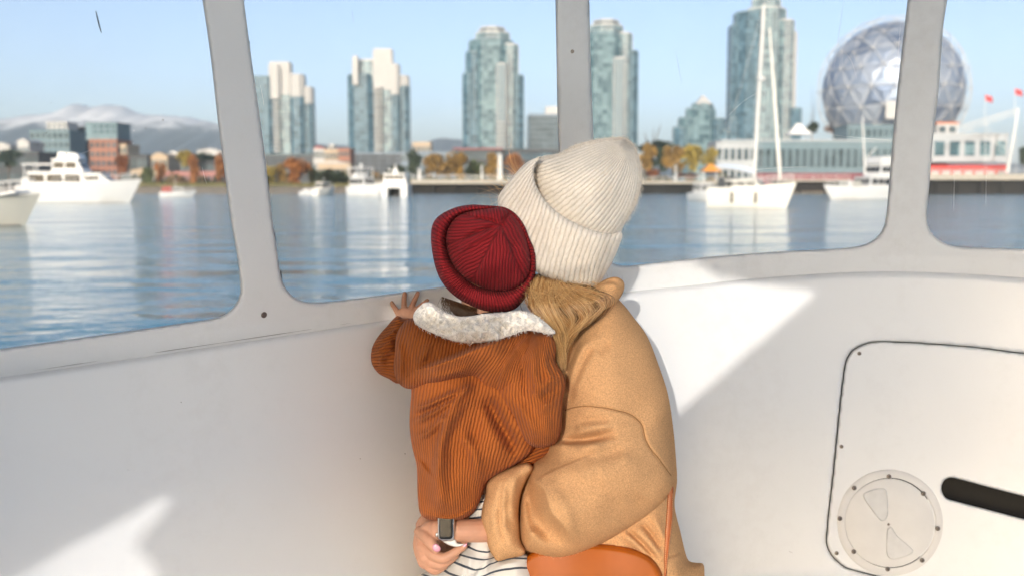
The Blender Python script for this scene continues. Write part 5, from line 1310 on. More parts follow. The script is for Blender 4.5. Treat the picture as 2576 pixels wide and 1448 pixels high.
# ---- child: corduroy jacket
jacket = empty('corduroy_jacket', (0, 0, 0)); jacket.parent = child; jacket['label'] = 'rust corduroy jacket with a fleece collar'
RB_LOW = RBF([(0, [(1035, 985), (1032, 1080), (1050, 1180), (1060, 1300)]), (10, [(1118, 985), (1098, 1080), (1095, 1180), (1112, 1305)]), (20, [(1200, 975), (1176, 1080), (1166, 1180), (1168, 1295)]), (30, [(1282, 1030), (1256, 1100), (1238, 1180), (1218, 1245)]), (36, [(1335, 1080), (1312, 1130), (1290, 1170)])])
o, _ = inflate('jacket_skirt', [(1040, 940), (1034, 1000), (1030, 1060), (1036, 1120), (1048, 1170), (1050, 1230), (1054, 1280), (1062, 1297), (1085, 1308), (1120, 1313), (1145, 1312), (1168, 1304), (1190, 1289), (1203, 1268), (1212, 1245), (1224, 1214), (1250, 1194), (1290, 1172), (1325, 1148), (1345, 1120), (1350, 1060), (1320, 960), (1200, 900), (1080, 900)],
    1.885, 0.082, 75, CORD, jacket, Tb=0.10, step=3.0, attrs={'rib': RB_LOW}, folds=[
    lip([(1200, 958), (1165, 985), (1135, 1030), (1110, 1090)], 21, 0.0324, 9), ridge([(1180, 985), (1140, 1050), (1112, 1110), (1100, 1180), (1092, 1240)], 12.92, 0.03442), ridge([(1198, 965), (1205, 1030), (1190, 1100), (1175, 1180)], 19.38, -0.01013),
    ridge([(1035, 1032), (1090, 1012), (1160, 980)], 8.075, 0.0243), ridge([(1036, 1064), (1085, 1040), (1150, 1000)], 7.268, 0.02228), ridge([(1034, 1048), (1090, 1026), (1155, 990)], 7.268, -0.009115), ridge([(1040, 1100), (1080, 1085), (1130, 1035)], 8.075, 0.01823),
    lip([(1050, 1152), (1075, 1185), (1098, 1212)], 12.92, 0.008, 5), ridge([(1046, 1135), (1070, 1165), (1090, 1190)], 9.69, -0.0081), ridge([(1120, 1120), (1112, 1200), (1105, 1290)], 16.15, 0.02025), ridge([(1070, 1200), (1070, 1250), (1072, 1300)], 16.95, -0.01013),
    ridge([(1215, 985), (1250, 1050), (1280, 1100), (1300, 1150)], 17.76, -0.0405), ridge([(1160, 1080), (1195, 1150), (1205, 1220)], 14.54, 0.01823), lip([(1062, 1284), (1090, 1296), (1130, 1301), (1165, 1292), (1200, 1262), (1222, 1216), (1260, 1184), (1325, 1142)], 6.46, 0.01013, 2.5)],
    noise=[(60, 0.006, 41), (24, 0.002, 42)])
RB_UP = RBF([(0, [(1014, 822), (1000, 880), (1000, 950)]), (10, [(1085, 842), (1070, 900), (1066, 970)]), (20, [(1160, 860), (1150, 910), (1134, 965)]), (30, [(1250, 856), (1236, 895), (1192, 950)]), (35, [(1300, 848), (1282, 885), (1245, 945), (1228, 988)]),
    (40, [(1330, 848), (1300, 890), (1275, 950), (1262, 1005)]), (45, [(1340, 850), (1322, 900), (1310, 960), (1312, 1040), (1330, 1105)]), (51, [(1352, 848), (1350, 900), (1345, 960), (1352, 1040), (1362, 1112)]), (57, [(1370, 848), (1376, 900), (1382, 960), (1388, 1040), (1390, 1106)]), (61, [(1386, 850), (1396, 900), (1416, 960), (1412, 1030)])])
o, _ = inflate('jacket_yoke', [(1026, 802), (1006, 822), (996, 846), (993, 890), (990, 925), (999, 957), (1017, 974), (1042, 978), (1080, 974), (1120, 968), (1160, 961), (1193, 952), (1207, 975), (1230, 990), (1258, 1004), (1288, 1042), (1306, 1080), (1322, 1106), (1345, 1121), (1375, 1120), (1397, 1108), (1409, 1078), (1411, 1035), (1413, 1002), (1419, 975), (1419, 950), (1405, 928), (1394, 908), (1396, 880), (1393, 858), (1380, 838), (1340, 822), (1280, 820), (1200, 820), (1130, 815), (1060, 800)],
    1.875, 0.095, 70, CORD, jacket, Tb=0.10, step=3.0, attrs={'rib': RB_UP}, folds=[
    lip([(1040, 938), (1060, 930), (1099, 919), (1154, 899), (1219, 873), (1285, 849)], 44.41, 0.0509, 9), ridge([(1070, 955), (1130, 942), (1190, 920)], 11.3, 0.01566), ridge([(1000, 850), (1010, 900), (1004, 950)], 8.075, 0.01566),
    lip([(1335, 842), (1297, 881), (1272, 920), (1261, 955), (1252, 998)][::-1], 9.69, 0.01175, 4), ridge([(1292, 868), (1268, 915), (1256, 950)], 2.826, 0.005873), ridge([(1345, 880), (1340, 920), (1352, 960), (1345, 1010)], 11.3, 0.02153), ridge([(1375, 870), (1372, 920), (1388, 950)], 8.075, 0.01762), ridge([(1325, 900), (1322, 950), (1330, 1000)], 14.54, -0.00783),
    ridge([(1400, 940), (1378, 955), (1360, 985)], 9.69, 0.01958), ridge([(1408, 985), (1385, 985), (1360, 1005)], 12.11, -0.00685), lip([(1420, 960), (1396, 925), (1385, 900)], 12.92, 0.01566, 5), ridge([(1300, 1010), (1330, 1050), (1345, 1100)], 12.92, 0.01566), ridge([(1360, 1010), (1375, 1060), (1375, 1105)], 11.3, 0.01175), ridge([(1040, 970), (1100, 960), (1180, 945)], 9.69, -0.005875),
    ridge([(1080, 860), (1070, 890), (1045, 915)], 9.69, 0.01175), ridge([(1170, 870), (1150, 885), (1120, 900)], 14.54, -0.005875)],
    noise=[(70, 0.006, 43), (22, 0.0022, 44)])
RB_SL = RBF([(0, [(985, 806), (1015, 800)]), (3, [(965, 832), (1000, 822)]), (7, [(945, 862), (992, 850)]), (11, [(935, 893), (992, 884)]), (15, [(940, 922), (992, 922)]), (19, [(960, 945), (998, 962)])])
o, _ = inflate('jacket_sleeve', [(1000, 793), (985, 806), (975, 818), (960, 834), (946, 853), (936, 874), (933, 896), (937, 918), (953, 939), (978, 952), (1002, 964), (1030, 950), (1040, 880), (1040, 820), (1032, 800), (1014, 800)],
    1.975, 0.055, 34, CORD, jacket, Tb=0.05, step=2.5, attrs={'rib': RB_SL}, folds=[lip([(948, 858), (975, 845), (1002, 824)], 11.97, 0.0195, 3), lip([(940, 890), (968, 866), (996, 852)], 11.97, 0.01788, 3), lip([(952, 925), (962, 895), (994, 868)], 11.97, 0.01788, 3), ridge([(975, 935), (975, 905), (992, 885)], 8.978, -0.004875), lip([(984, 812), (1004, 803), (1022, 806)], 8.55, 0.00975, 3)], noise=[(20, .003, 45)])

RB_RS = RBF([(0, [(1330, 845), (1296, 890), (1270, 945), (1258, 1000)]), (6, [(1340, 850), (1318, 900), (1308, 960), (1312, 1040), (1332, 1108)]), (12, [(1352, 850), (1348, 900), (1348, 955), (1358, 1040), (1362, 1115)]), (17, [(1368, 850), (1374, 900), (1390, 950), (1384, 1040), (1388, 1108)]), (20, [(1384, 852), (1396, 905), (1418, 960), (1408, 1040), (1402, 1095)])])
o, _ = inflate('jacket_sleeve', [(1338, 838), (1304, 870), (1276, 915), (1260, 956), (1252, 988), (1262, 1010), (1288, 1046), (1306, 1084), (1322, 1109), (1346, 1124), (1376, 1123), (1400, 1110), (1412, 1078), (1414, 1035), (1416, 1002), (1422, 975), (1422, 950), (1408, 927), (1397, 907), (1399, 880), (1396, 858), (1381, 838), (1358, 834)],
    1.838, 0.066, 46, CORD, jacket, Tb=0.06, step=2.8, attrs={'rib': RB_RS}, folds=[ridge([(1342, 850), (1304, 884), (1280, 925), (1266, 970)], 5, -0.004), ridge([(1350, 875), (1342, 925), (1352, 965), (1346, 1010)], 12, 0.013), ridge([(1376, 875), (1372, 915), (1392, 948)], 10, 0.011), ridge([(1322, 905), (1318, 955), (1330, 1005)], 11, -0.009),
    ridge([(1414, 950), (1382, 958), (1358, 985)], 10, 0.012), ridge([(1412, 985), (1386, 986), (1358, 1008)], 11, -0.009), ridge([(1408, 1010), (1380, 1015), (1352, 1040)], 10, 0.009), lip([(1420, 955), (1396, 925), (1384, 898)], 16, .009, 5), ridge([(1300, 1010), (1330, 1050), (1348, 1104)], 14, 0.009), ridge([(1366, 1040), (1376, 1075), (1374, 1112)], 12, 0.007), ridge([(1290, 985), (1320, 1015), (1340, 1060)], 10, -0.007)],
    noise=[(60, 0.005, 46), (22, 0.002, 47)])

# ---- child: fleece collar
COLL = [(1052, 773), (1070, 760), (1088, 762), (1105, 776), (1123, 787), (1154, 795), (1186, 794), (1219, 788), (1263, 786), (1307, 781), (1340, 788), (1369, 807), (1389, 825), (1398, 838), (1380, 839), (1351, 833), (1318, 832), (1285, 843), (1252, 854), (1208, 861), (1175, 862), (1143, 857), (1110, 846), (1077, 832), (1052, 819), (1040, 803), (1041, 788)]
def coll_depth(x, y): return 1.83 - 0.055 * np.sqrt(np.clip(1 - ((x - 1215) / 190) ** 2, 0, 1))
o, ci = inflate('fleece_collar', COLL, coll_depth, 0.026, 26, SHERPA, jacket, Tb=0.03, step=2.2, spacing=4.0, noise=[(13, 0.0105, 51), (7.5, 0.0075, 52), (40, .005, 53)])
def scatter(info, N, r_=rng, mind=0.0):
    ok = np.where(info['dist'] >= mind)[0]; k = r_.choice(ok, N); jit = r_.normal(0, 0.0011, (N, 3))
    return info['co'][k] + jit, info['n'][k], info['px'][k]
def curls(name, info, N, length, curl, rad, m, parent, down=0.35, k=6, mind=0.0):
    p, nr, _ = scatter(info, N, mind=mind); t = rng.normal(0, 1, (N, 3)); t -= (t * nr).sum(1)[:, None] * nr; t /= np.linalg.norm(t, axis=1)[:, None] + 1e-9
    w = np.cross(nr, t); L = length * rng.uniform(.6, 1.3, N); ph = rng.uniform(0, 6.28, N); out = np.zeros((N, k, 3))
    for i in range(k):
        s = i / (k - 1); a = ph + s * 5.0
        out[:, i] = p - nr * 0.001 + nr * (L * s * (1 - .35 * s))[:, None] + t * (L * down * s * s)[:, None] * 1.0 + (t * np.cos(a)[:, None] + w * np.sin(a)[:, None]) * (curl * s) + np.array((0, 0, -1.0)) * (L * .35 * s * s)[:, None]
    return strands(name, out, rad, m, parent)
curls('fleece_pile', ci, 1500, 0.0048, 0.0026, 0.00050, PILE_H, o)

# ---- child: red beanie
hat = empty('red_beanie', (0, 0, 0)); hat.parent = child
def ang_rib(x, y): return np.arctan2(y - 652.0, x - 1222.0) * 132.0 / 8.6 + 60
BRIM = [(1084, 604), (1088, 565), (1107, 541), (1146, 522), (1185, 515), (1213, 516), (1245, 518), (1271, 522), (1296, 537), (1318, 565), (1334, 602), (1346, 630), (1350, 660), (1346, 692), (1334, 727), (1314, 759), (1291, 779), (1256, 785), (1213, 781), (1174, 764), (1135, 737), (1107, 702), (1092, 659)]
def hat_depth(x, y): return 1.875 + 0.00012 * (y - 650)
CROWN = [(1121, 596), (1128, 570), (1150, 543), (1185, 530), (1225, 524), (1262, 522), (1290, 540), (1312, 570), (1328, 610), (1336, 650), (1334, 682), (1320, 710), (1290, 729), (1252, 733), (1213, 725), (1172, 703), (1140, 668), (1124, 630)]
o, _ = inflate('beanie_brim', BRIM, hat_depth, 0.060, 19, REDKNIT, hat, holes=[[(1222 + (x - 1222) * .955, 628 + (y - 628) * .955) for x, y in CROWN]], Tb=0.09, step=3.0, attrs={'rib': ang_rib}, noise=[(50, 0.003, 61)], spacing=5.0)
RB_CR = RBF([(0, [(1250, 558), (1200, 548), (1150, 556)]), (6, [(1252, 564), (1195, 580), (1128, 606)]), (13, [(1254, 570), (1195, 615), (1132, 650)]), (19, [(1256, 575), (1205, 650), (1165, 696)]), (25, [(1257, 577), (1228, 660), (1205, 722)]), (30, [(1260, 578), (1250, 660), (1245, 733)]), (35, [(1264, 576), (1280, 655), (1288, 730)]), (40, [(1267, 573), (1305, 640), (1325, 702)]), (45, [(1268, 568), (1315, 610), (1337, 655)]), (50, [(1266, 562), (1300, 570), (1320, 585)])])
def crown_rib(x, y):
    a = np.degrees(np.arctan2(y - 565.0, x - 1260.0)) % 360; edges = [66.6, 117.6, 159.8, 196.0, 308.0, 426.6]; out = np.zeros_like(a); a2 = np.where(a < 66.6, a + 360, a)
    for k, (e0, e1, bis) in enumerate(((66.6, 117.6, 93), (117.6, 159.8, 150), (159.8, 196, 178), (196, 308, 262), (308, 426.6, 62))):
        m = (a2 >= e0) & (a2 < e1); t = math.radians(bis); out[m] = ((x - 1260.0) * -math.sin(t) + (y - 565.0) * math.cos(t))[m] / 8.4 + 100 + k * .5
    return out + vnoise(x, y, 30, 66) * .35
seams = [[(1260, 565), (1230, 615), (1203, 672), (1195, 715)], [(1260, 565), (1285, 610), (1299, 655)], [(1260, 565), (1210, 580), (1160, 603)], [(1260, 565), (1272, 545), (1285, 533)], [(1260, 565), (1225, 552), (1190, 548)]]
o, _ = inflate('beanie_crown', CROWN, lambda x, y: hat_depth(x, y) - 0.020, 0.085, 85, REDKNIT, hat, Tb=0.02, step=2.6, attrs={'rib': crown_rib},
    folds=[ridge(s, 5.0, -0.012) for s in seams] + [lip(seams[0][::-1], 26, 0.014, 5), lip(seams[1], 22, 0.011, 5), lip([(1240, 585), (1195, 605), (1150, 640)], 16, 0.010, 5), ridge([(1285, 600), (1300, 650), (1305, 690)], 12, -0.008), ridge([(1262, 566), (1262, 567)], 9, -0.006)], noise=[(40, 0.004, 62)], spacing=5.0)
# child's hair below the beanie; its dark patch also paints the shade there
o, hi_ = inflate('nape_hair_shade', [(1136, 758), (1146, 758), (1168, 768), (1200, 780), (1240, 784), (1242, 800), (1190, 802), (1156, 798), (1138, 786), (1130, 770)], 1.885, 0.022, 20, HAIRD, child, step=3.0)
G = []
for k in range(260):
    x = rng.uniform(1110, 1200); y = 745 + (x - 1110) * .33; L = rng.uniform(.5, 1)
    q = np.array([(x, y), (x - 3 + rng.normal(0, 3), y + 18 * L), (x + rng.normal(0, 6), y + 36 * L), (x + 4 + rng.normal(0, 9), y + 46 * L)]); G.append(P(q[:, 0], q[:, 1], np.array([1.86, 1.852, 1.85, 1.855])))
strands('hair_wisps', np.array(G), 0.0003, BROWNHAIR, child)

# ---- child: the end of the right sleeve, tucked behind the arm
o, _ = inflate('jacket_cuff', [(1282, 1080), (1330, 1092), (1392, 1100), (1404, 1128), (1372, 1152), (1338, 1182), (1290, 1176), (1268, 1130)], 1.935, 0.03, 24, CORD, jacket, step=3.0, attrs={'rib': lambda x, y: (x * .35 + y) / 8.0}, folds=[lip([(1290, 1120), (1340, 1125), (1390, 1118)], 12, .01, 3)])
# ---- woman: coat
coat = empty('wool_coat', (0, 0, 0)); coat.parent = woman
o, _ = inflate('coat_front', [(1440, 820), (1390, 860), (1330, 900), (1270, 980), (1240, 1100), (1230, 1250), (1250, 1380), (1330, 1560), (1560, 1560), (1560, 1000), (1500, 840)], 2.06, 0.08, 70, COAT, coat, Tb=0.06, step=6.0, noise=[(40, .006, 70)])
o, _ = inflate('coat_back', [(1540, 1180), (1640, 1170), (1700, 1190), (1697, 1270), (1712, 1338), (1725, 1392), (1734, 1410), (1752, 1414), (1770, 1418), (1772, 1470), (1772, 1560), (1380, 1560), (1360, 1360), (1440, 1250)],
    2.03, 0.105, 60, COAT, coat, Tb=0.10, step=3.5, folds=[
    ridge([(1585, 1318), (1625, 1355), (1668, 1402)], 13, 0.016), ridge([(1560, 1335), (1600, 1368), (1636, 1405)], 12, 0.015), ridge([(1575, 1328), (1612, 1362), (1652, 1405)], 5, -0.014), ridge([(1640, 1290), (1660, 1330), (1690, 1390)], 12, 0.012), ridge([(1612, 1310), (1640, 1345), (1664, 1385)], 5, -0.012),
    lip([(1655, 1255), (1640, 1275), (1618, 1290)][::-1], 14, 0.014, 4), lip([(1724, 1390), (1700, 1400), (1660, 1412)][::-1], 18, 0.012, 4)], noise=[(50, .005, 71), (14, .0012, 72)])
COATM = [(1545, 748), (1568, 765), (1592, 795), (1628, 845), (1656, 915), (1680, 990), (1694, 1080), (1702, 1175), (1702, 1206), (1688, 1238), (1642, 1284), (1592, 1320), (1545, 1349), (1500, 1372), (1450, 1393), (1400, 1402), (1350, 1392), (1316, 1378), (1306, 1345), (1306, 1290), (1312, 1240), (1326, 1195), (1340, 1160), (1370, 1135), (1375, 1060), (1370, 960), (1385, 880), (1430, 815), (1490, 765)]
FOLDS = [ridge([(1326, 1190), (1334, 1250), (1362, 1315), (1405, 1372)], 20.94, -0.03247), ridge([(1316, 1230), (1322, 1300), (1345, 1370)], 12.32, 0.0101), ridge([(1410, 1112), (1470, 1110), (1530, 1098)], 11.09, -0.01299), ridge([(1500, 890), (1520, 870), (1540, 862)], 11.09, -0.007216), ridge([(1518, 855), (1485, 879), (1458, 925), (1436, 985), (1424, 1030)], 12.2, -0.01558), ridge([(1530, 850), (1500, 868), (1472, 905), (1448, 965), (1436, 1010)][::-1], 14.41, 0.008767), ridge([(1496, 850), (1466, 880), (1444, 930), (1428, 990)], 12.2, 0.009742), ridge([(1464, 843), (1442, 879), (1427, 934), (1419, 1000)], 9.979, -0.01558), ridge([(1440, 860), (1424, 900), (1412, 960)], 11.09, 0.009742),
    ridge([(1421, 1029), (1467, 1021), (1515, 1024), (1582, 1040), (1613, 1062), (1620, 1092), (1632, 1121), (1658, 1155), (1687, 1195), (1694, 1213)], 3.549, -0.006332), lip([(1421, 1031), (1467, 1023), (1515, 1026), (1580, 1042), (1611, 1064)], 11.09, 0.003897, 2.5),
    lip([(1375, 1128), (1400, 1121), (1440, 1119), (1485, 1117), (1530, 1108)], 37.7, 0.02922, 8), ridge([(1410, 1108), (1460, 1104), (1510, 1095), (1560, 1085)], 14.41, -0.01558), ridge([(1440, 1085), (1490, 1075), (1545, 1072)], 15.52, 0.009742), ridge([(1450, 1060), (1500, 1056), (1540, 1056)], 11.09, -0.007793), ridge([(1460, 1150), (1520, 1142), (1580, 1125)], 15.52, -0.009742), ridge([(1380, 1175), (1450, 1185), (1510, 1180)], 28.83, 0.009742),
    lip([(1446, 1385), (1436, 1346), (1415, 1315), (1389, 1286), (1373, 1231), (1345, 1205), (1344, 1160)], 66.53, 0.03897, 10), ridge([(1392, 1225), (1430, 1300), (1455, 1370)], 15.52, 0.006819), ridge([(1360, 1228), (1368, 1270), (1374, 1306)], 9.979, 0.01364), ridge([(1335, 1240), (1330, 1290), (1345, 1345)], 15.52, -0.01558), ridge([(1378, 1300), (1400, 1340), (1412, 1380)], 11.09, -0.01169),
    ridge([(1330, 1320), (1355, 1360), (1380, 1390)], 15.52, 0.009742), ridge([(1620, 1240), (1590, 1290), (1560, 1330)], 28.83, -0.01364), ridge([(1520, 1220), (1500, 1290), (1490, 1360)], 26.61, 0.007793), ridge([(1590, 1130), (1560, 1170), (1500, 1210)], 33.26, 0.007793), ridge([(1660, 1000), (1640, 1100), (1660, 1180)], 26.61, 0.005845)]
def sleeve_depth(x, y):
    t = np.clip((y - 1000) / 320.0, 0, 1); return 2.0 - 0.075 * t * t * (3 - 2 * t)
o, cm = inflate('coat_sleeve', COATM, sleeve_depth, 0.165, 150, COAT, coat, Tb=0.13, step=3.2, folds=FOLDS, noise=[(80, .008, 73), (36, .0016, 74)])
curls('coat_nap', cm, 14000, 0.0042, 0.0008, 0.00013, CFUZZ, coat, down=.9, k=4)
SMP = smooth_line([(1421, 1030), (1467, 1022), (1515, 1025), (1582, 1041), (1613, 1063), (1620, 1092), (1632, 1121), (1658, 1155), (1687, 1195)], False, 9.0)
pp = cm['px']; seam_pts = []
for q_ in SMP:
    k_ = np.argmin(((pp - q_) ** 2).sum(1)); seam_pts.append(Vector(cm['co'][k_]) + Vector(cm['n'][k_]) * 0.0006)
seam_pts = [seam_pts[0]] + [(seam_pts[i - 1] + seam_pts[i] * 2 + seam_pts[i + 1]) / 4 for i in range(1, len(seam_pts) - 1)] + [seam_pts[-1]]
mesh_obj('sleeve_seam', *tube_mesh(seam_pts, 0.0011, 6), SEAM, coat, True)
CUFF = [(1226, 1212), (1222, 1240), (1213, 1278), (1211, 1310), (1220, 1343), (1230, 1378), (1240, 1396), (1252, 1410), (1279, 1403), (1314, 1396), (1322, 1384), (1310, 1360), (1306, 1320), (1305, 1275), (1312, 1235), (1328, 1200), (1342, 1178), (1328, 1162), (1290, 1172), (1250, 1190)]
o, _ = inflate('coat_cuff', CUFF, 1.885, 0.060, 42, COAT, coat, Tb=0.06, step=2.8, folds=[lip([(1222, 1225), (1214, 1280), (1216, 1330), (1236, 1392)][::-1], 12, 0.006, 3), ridge([(1264, 1200), (1256, 1270), (1262, 1340), (1280, 1395)], 4, -0.004), ridge([(1274, 1200), (1268, 1270), (1274, 1340)], 7, 0.004), ridge([(1300, 1190), (1290, 1250), (1292, 1320)], 10, 0.008), ridge([(1240, 1240), (1236, 1300), (1246, 1360)], 12, .006)], noise=[(30, .004, 76), (11, .001, 77)])
# collar of the coat: a fold standing up at the nape and its rolled tip
o, _ = inflate('coat_collar', [(1452, 736), (1480, 724), (1502, 714), (1522, 703), (1540, 697), (1556, 698), (1568, 707), (1571, 722), (1566, 738), (1556, 754), (1540, 772), (1520, 784), (1495, 800), (1470, 814), (1452, 795)], 1.935, 0.052, 30, COAT, coat, Tb=0.05, step=2.2, spacing=4.5,
    folds=[lip([(1500, 722), (1520, 716), (1540, 716), (1556, 724), (1566, 732)], 16, 0.012, 4), ridge([(1520, 708), (1540, 705), (1556, 711)], 6, -0.008), ridge([(1545, 738), (1525, 768), (1490, 792)], 9, .007), ridge([(1530, 740), (1505, 768)], 9, -.007), lip([(1462, 745), (1500, 733), (1524, 738), (1520, 752)], 8, 0.004, 3)], noise=[(20, .002, 78)])

# ---- woman: knit hat
khat = empty('knit_hat', (0, 0, 0)); khat.parent = woman
KCROWN = [(1338, 440), (1346, 408), (1362, 394), (1400, 388), (1425, 376), (1447, 364), (1506, 350), (1545, 346), (1566, 345), (1582, 352), (1598, 370), (1608, 400), (1614, 428), (1612, 470), (1597, 520), (1577, 552), (1560, 590), (1540, 640), (1470, 640), (1380, 580), (1345, 500)]
RB_K = RBF([(0, [(1356, 402), (1420, 380), (1500, 356), (1560, 350)]), (4, [(1343, 440), (1420, 414), (1510, 374), (1572, 352)]), (8, [(1358, 490), (1440, 440), (1530, 386), (1578, 354)]), (12.5, [(1400, 530), (1470, 472), (1545, 405), (1582, 357)]), (17, [(1455, 560), (1520, 490), (1565, 420), (1586, 362)]), (21.5, [(1505, 580), (1558, 510), (1586, 440), (1592, 374)]), (25.5, [(1545, 588), (1582, 530), (1602, 460), (1600, 390)])])
o, k1 = inflate('hat_crown', KCROWN, 2.0, 0.125, 115, CREAMKNIT, khat, Tb=0.14, step=3.0, attrs={'rib': RB_K}, folds=[lip([(1585, 356), (1560, 430), (1530, 520)], 20, 0.007, 9), ridge([(1578, 360), (1592, 372)], 12, -0.006), ridge([(1450, 420), (1500, 440), (1535, 480)], 22, 0.007), ridge([(1420, 460), (1470, 500), (1500, 550)], 20, -0.005)], noise=[(70, .008, 81), (26, .0025, 82)], spacing=5.0)
KCUFF = [(1362, 394), (1345, 399), (1325, 409), (1308, 424), (1285, 450), (1268, 472), (1256, 490), (1252, 508), (1256, 530), (1275, 580), (1310, 640), (1350, 684), (1388, 704), (1440, 718), (1468, 723), (1486, 722), (1508, 712), (1522, 688), (1545, 648), (1560, 612), (1566, 590), (1560, 582), (1541, 588), (1486, 577), (1428, 550), (1381, 515), (1350, 470), (1342, 434), (1350, 408)]
ax = np.array([1.0, 0.78]); ax /= np.linalg.norm(ax); s0 = np.array([1278.0, 440.0]) @ ax; s1 = np.array([1575.0, 650.0]) @ ax
def kcuff_depth(x, y):
    s = (x * ax[0] + y * ax[1] - s0) / (s1 - s0); return 1.965 - 0.088 * np.sqrt(np.clip(1 - (2 * s - 1) ** 2, 0.0, 1))
RB_KC = RBF([(0, [(1352, 402), (1310, 440), (1262, 495)]), (4, [(1343, 440), (1312, 500), (1276, 560)]), (8, [(1356, 488), (1330, 560), (1300, 620)]), (12, [(1390, 524), (1365, 610), (1345, 680)]), (16, [(1435, 555), (1408, 640), (1392, 706)]), (20, [(1485, 578), (1456, 660), (1445, 718)]), (23, [(1520, 586), (1490, 665), (1480, 722)]), (26, [(1556, 588), (1530, 655), (1508, 712)])])
o, k2 = inflate('hat_cuff', KCUFF, kcuff_depth, 0.021, 17, CREAMKNIT, khat, Tb=0.07, step=2.8, attrs={'rib': RB_KC}, noise=[(50, .004, 83)], spacing=5.0)
for nm, inf, par, N in (('hat_fuzz', k1, khat, 9000), ('hat_fuzz', k2, khat, 9000)): curls(nm, inf, N, 0.0075, 0.0012, 0.00011, FUZZ, par, down=.8, k=5)
# silhouettes carry the longest fuzz
ed = dict(k1); m = (k1['dist'] < 10) & (k1['px'][:, 1] < 560); ed = {a: b[m] for a, b in k1.items()}
curls('hat_fuzz', ed, 2500, 0.012, 0.002, 0.00011, FUZZ, khat, down=.5, k=6)

# ---- woman: hair
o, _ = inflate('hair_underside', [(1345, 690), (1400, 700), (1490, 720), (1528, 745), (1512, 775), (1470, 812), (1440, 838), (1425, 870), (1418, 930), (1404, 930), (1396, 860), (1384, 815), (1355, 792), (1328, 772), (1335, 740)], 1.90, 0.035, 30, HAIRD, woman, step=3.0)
GUIDE = [([(1352, 700), (1344, 735), (1362, 775), (1384, 812), (1400, 850), (1408, 895), (1412, 930)], 13, 26), ([(1372, 704), (1366, 742), (1382, 780), (1400, 815), (1411, 850), (1412, 890), (1414, 925)], 13, 30), ([(1398, 710), (1384, 745), (1394, 780), (1411, 815), (1420, 848), (1416, 885), (1412, 910)], 12, 30),
    ([(1418, 716), (1440, 742), (1472, 760), (1488, 784), (1478, 806), (1450, 826), (1428, 852), (1416, 884)], 11, 26), ([(1440, 722), (1474, 742), (1506, 756), (1514, 770), (1494, 790), (1460, 815), (1436, 838), (1420, 858)], 10, 18), ([(1392, 712), (1422, 748), (1452, 774), (1466, 798), (1452, 820), (1426, 845), (1412, 880), (1410, 910)], 12, 30),
    ([(1356, 706), (1340, 745), (1346, 780), (1380, 812), (1402, 855), (1410, 900), (1412, 925)], 12, 20), ([(1380, 706), (1378, 750), (1402, 790), (1428, 815), (1440, 832), (1428, 855), (1418, 880), (1414, 905)], 14, 26), ([(1450, 722), (1492, 734), (1522, 746), (1524, 764), (1508, 788), (1478, 812), (1446, 836)], 9, 5), ([(1362, 704), (1352, 730), (1358, 752), (1352, 775), (1372, 800), (1396, 822), (1402, 850), (1414, 890), (1411, 935)], 9, 16), ([(1405, 714), (1410, 745), (1432, 780), (1444, 806), (1436, 830), (1422, 852), (1414, 885), (1412, 910)], 12, 24)]
tones = ([], [], [], [])
for gi, (gpts, spread, nst) in enumerate(GUIDE):
    L = smooth_line(gpts, False, 3.0); L = L[np.linspace(0, len(L) - 1, 18).astype(int)]
    t = np.linspace(0, 1, 18); gph = rng.uniform(0, 6.3)
    for s in range(nst * 7):
        off = rng.normal(0, spread * (.62 if s % 6 else 1.15), 2); lay = rng.uniform(0, 1)
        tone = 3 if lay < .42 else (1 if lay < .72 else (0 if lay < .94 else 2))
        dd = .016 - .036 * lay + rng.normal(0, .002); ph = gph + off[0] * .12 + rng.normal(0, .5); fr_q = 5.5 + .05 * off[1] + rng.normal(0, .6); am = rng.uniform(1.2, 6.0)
        conv = 1 - .48 * t
        wv = np.sin(t * fr_q + ph) * am * t + rng.normal(0, .4, 18).cumsum() * .35
        x = L[:, 0] + off[0] * conv + wv; y = L[:, 1] + off[1] * conv * .5 + wv * .35
        d = 1.870 - 0.020 * np.sin(np.pi * np.clip(t * 1.1, 0, 1)) + dd
        tones[tone].append(P(x, y, d + 0 * t))
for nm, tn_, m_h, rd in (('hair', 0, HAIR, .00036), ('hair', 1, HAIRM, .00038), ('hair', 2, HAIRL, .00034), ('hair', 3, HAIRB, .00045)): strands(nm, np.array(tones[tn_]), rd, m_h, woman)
fly = []
for k in range(420):
    a = np.array([rng.uniform(1345, 1510), rng.uniform(705, 760)]); ang = rng.uniform(0.3, 2.6); r_ = rng.uniform(25, 80); t = np.linspace(0, 1, 14); cv = rng.uniform(-2.4, 2.4)
    x = a[0] + np.cos(ang + cv * t) * r_ * t; y = a[1] + np.sin(ang + cv * t) * r_ * t * .8
    fly.append(P(x, y, 1.84 + 0 * t - .01 * np.sin(3.14 * t)))
for k in range(36):       # loose hairs lifted by the draught, against the sky left of the hat
    y0 = rng.uniform(430, 560); a = np.array([1290 + (500 - y0) * .25, y0]); t = np.linspace(0, 1, 14); r_ = rng.uniform(60, 170); ang = rng.uniform(3.4, 4.3); cv = rng.uniform(-.9, .9)
    fly.append(P(a[0] + np.cos(ang + cv * t) * r_ * t, a[1] + np.sin(ang + cv * t) * r_ * t, 1.93 + 0 * t))
strands('loose_hair', np.array(fly[::2]), 0.00020, HAIRL, woman); strands('loose_hair', np.array(fly[1::2]), 0.00022, HAIR, woman)

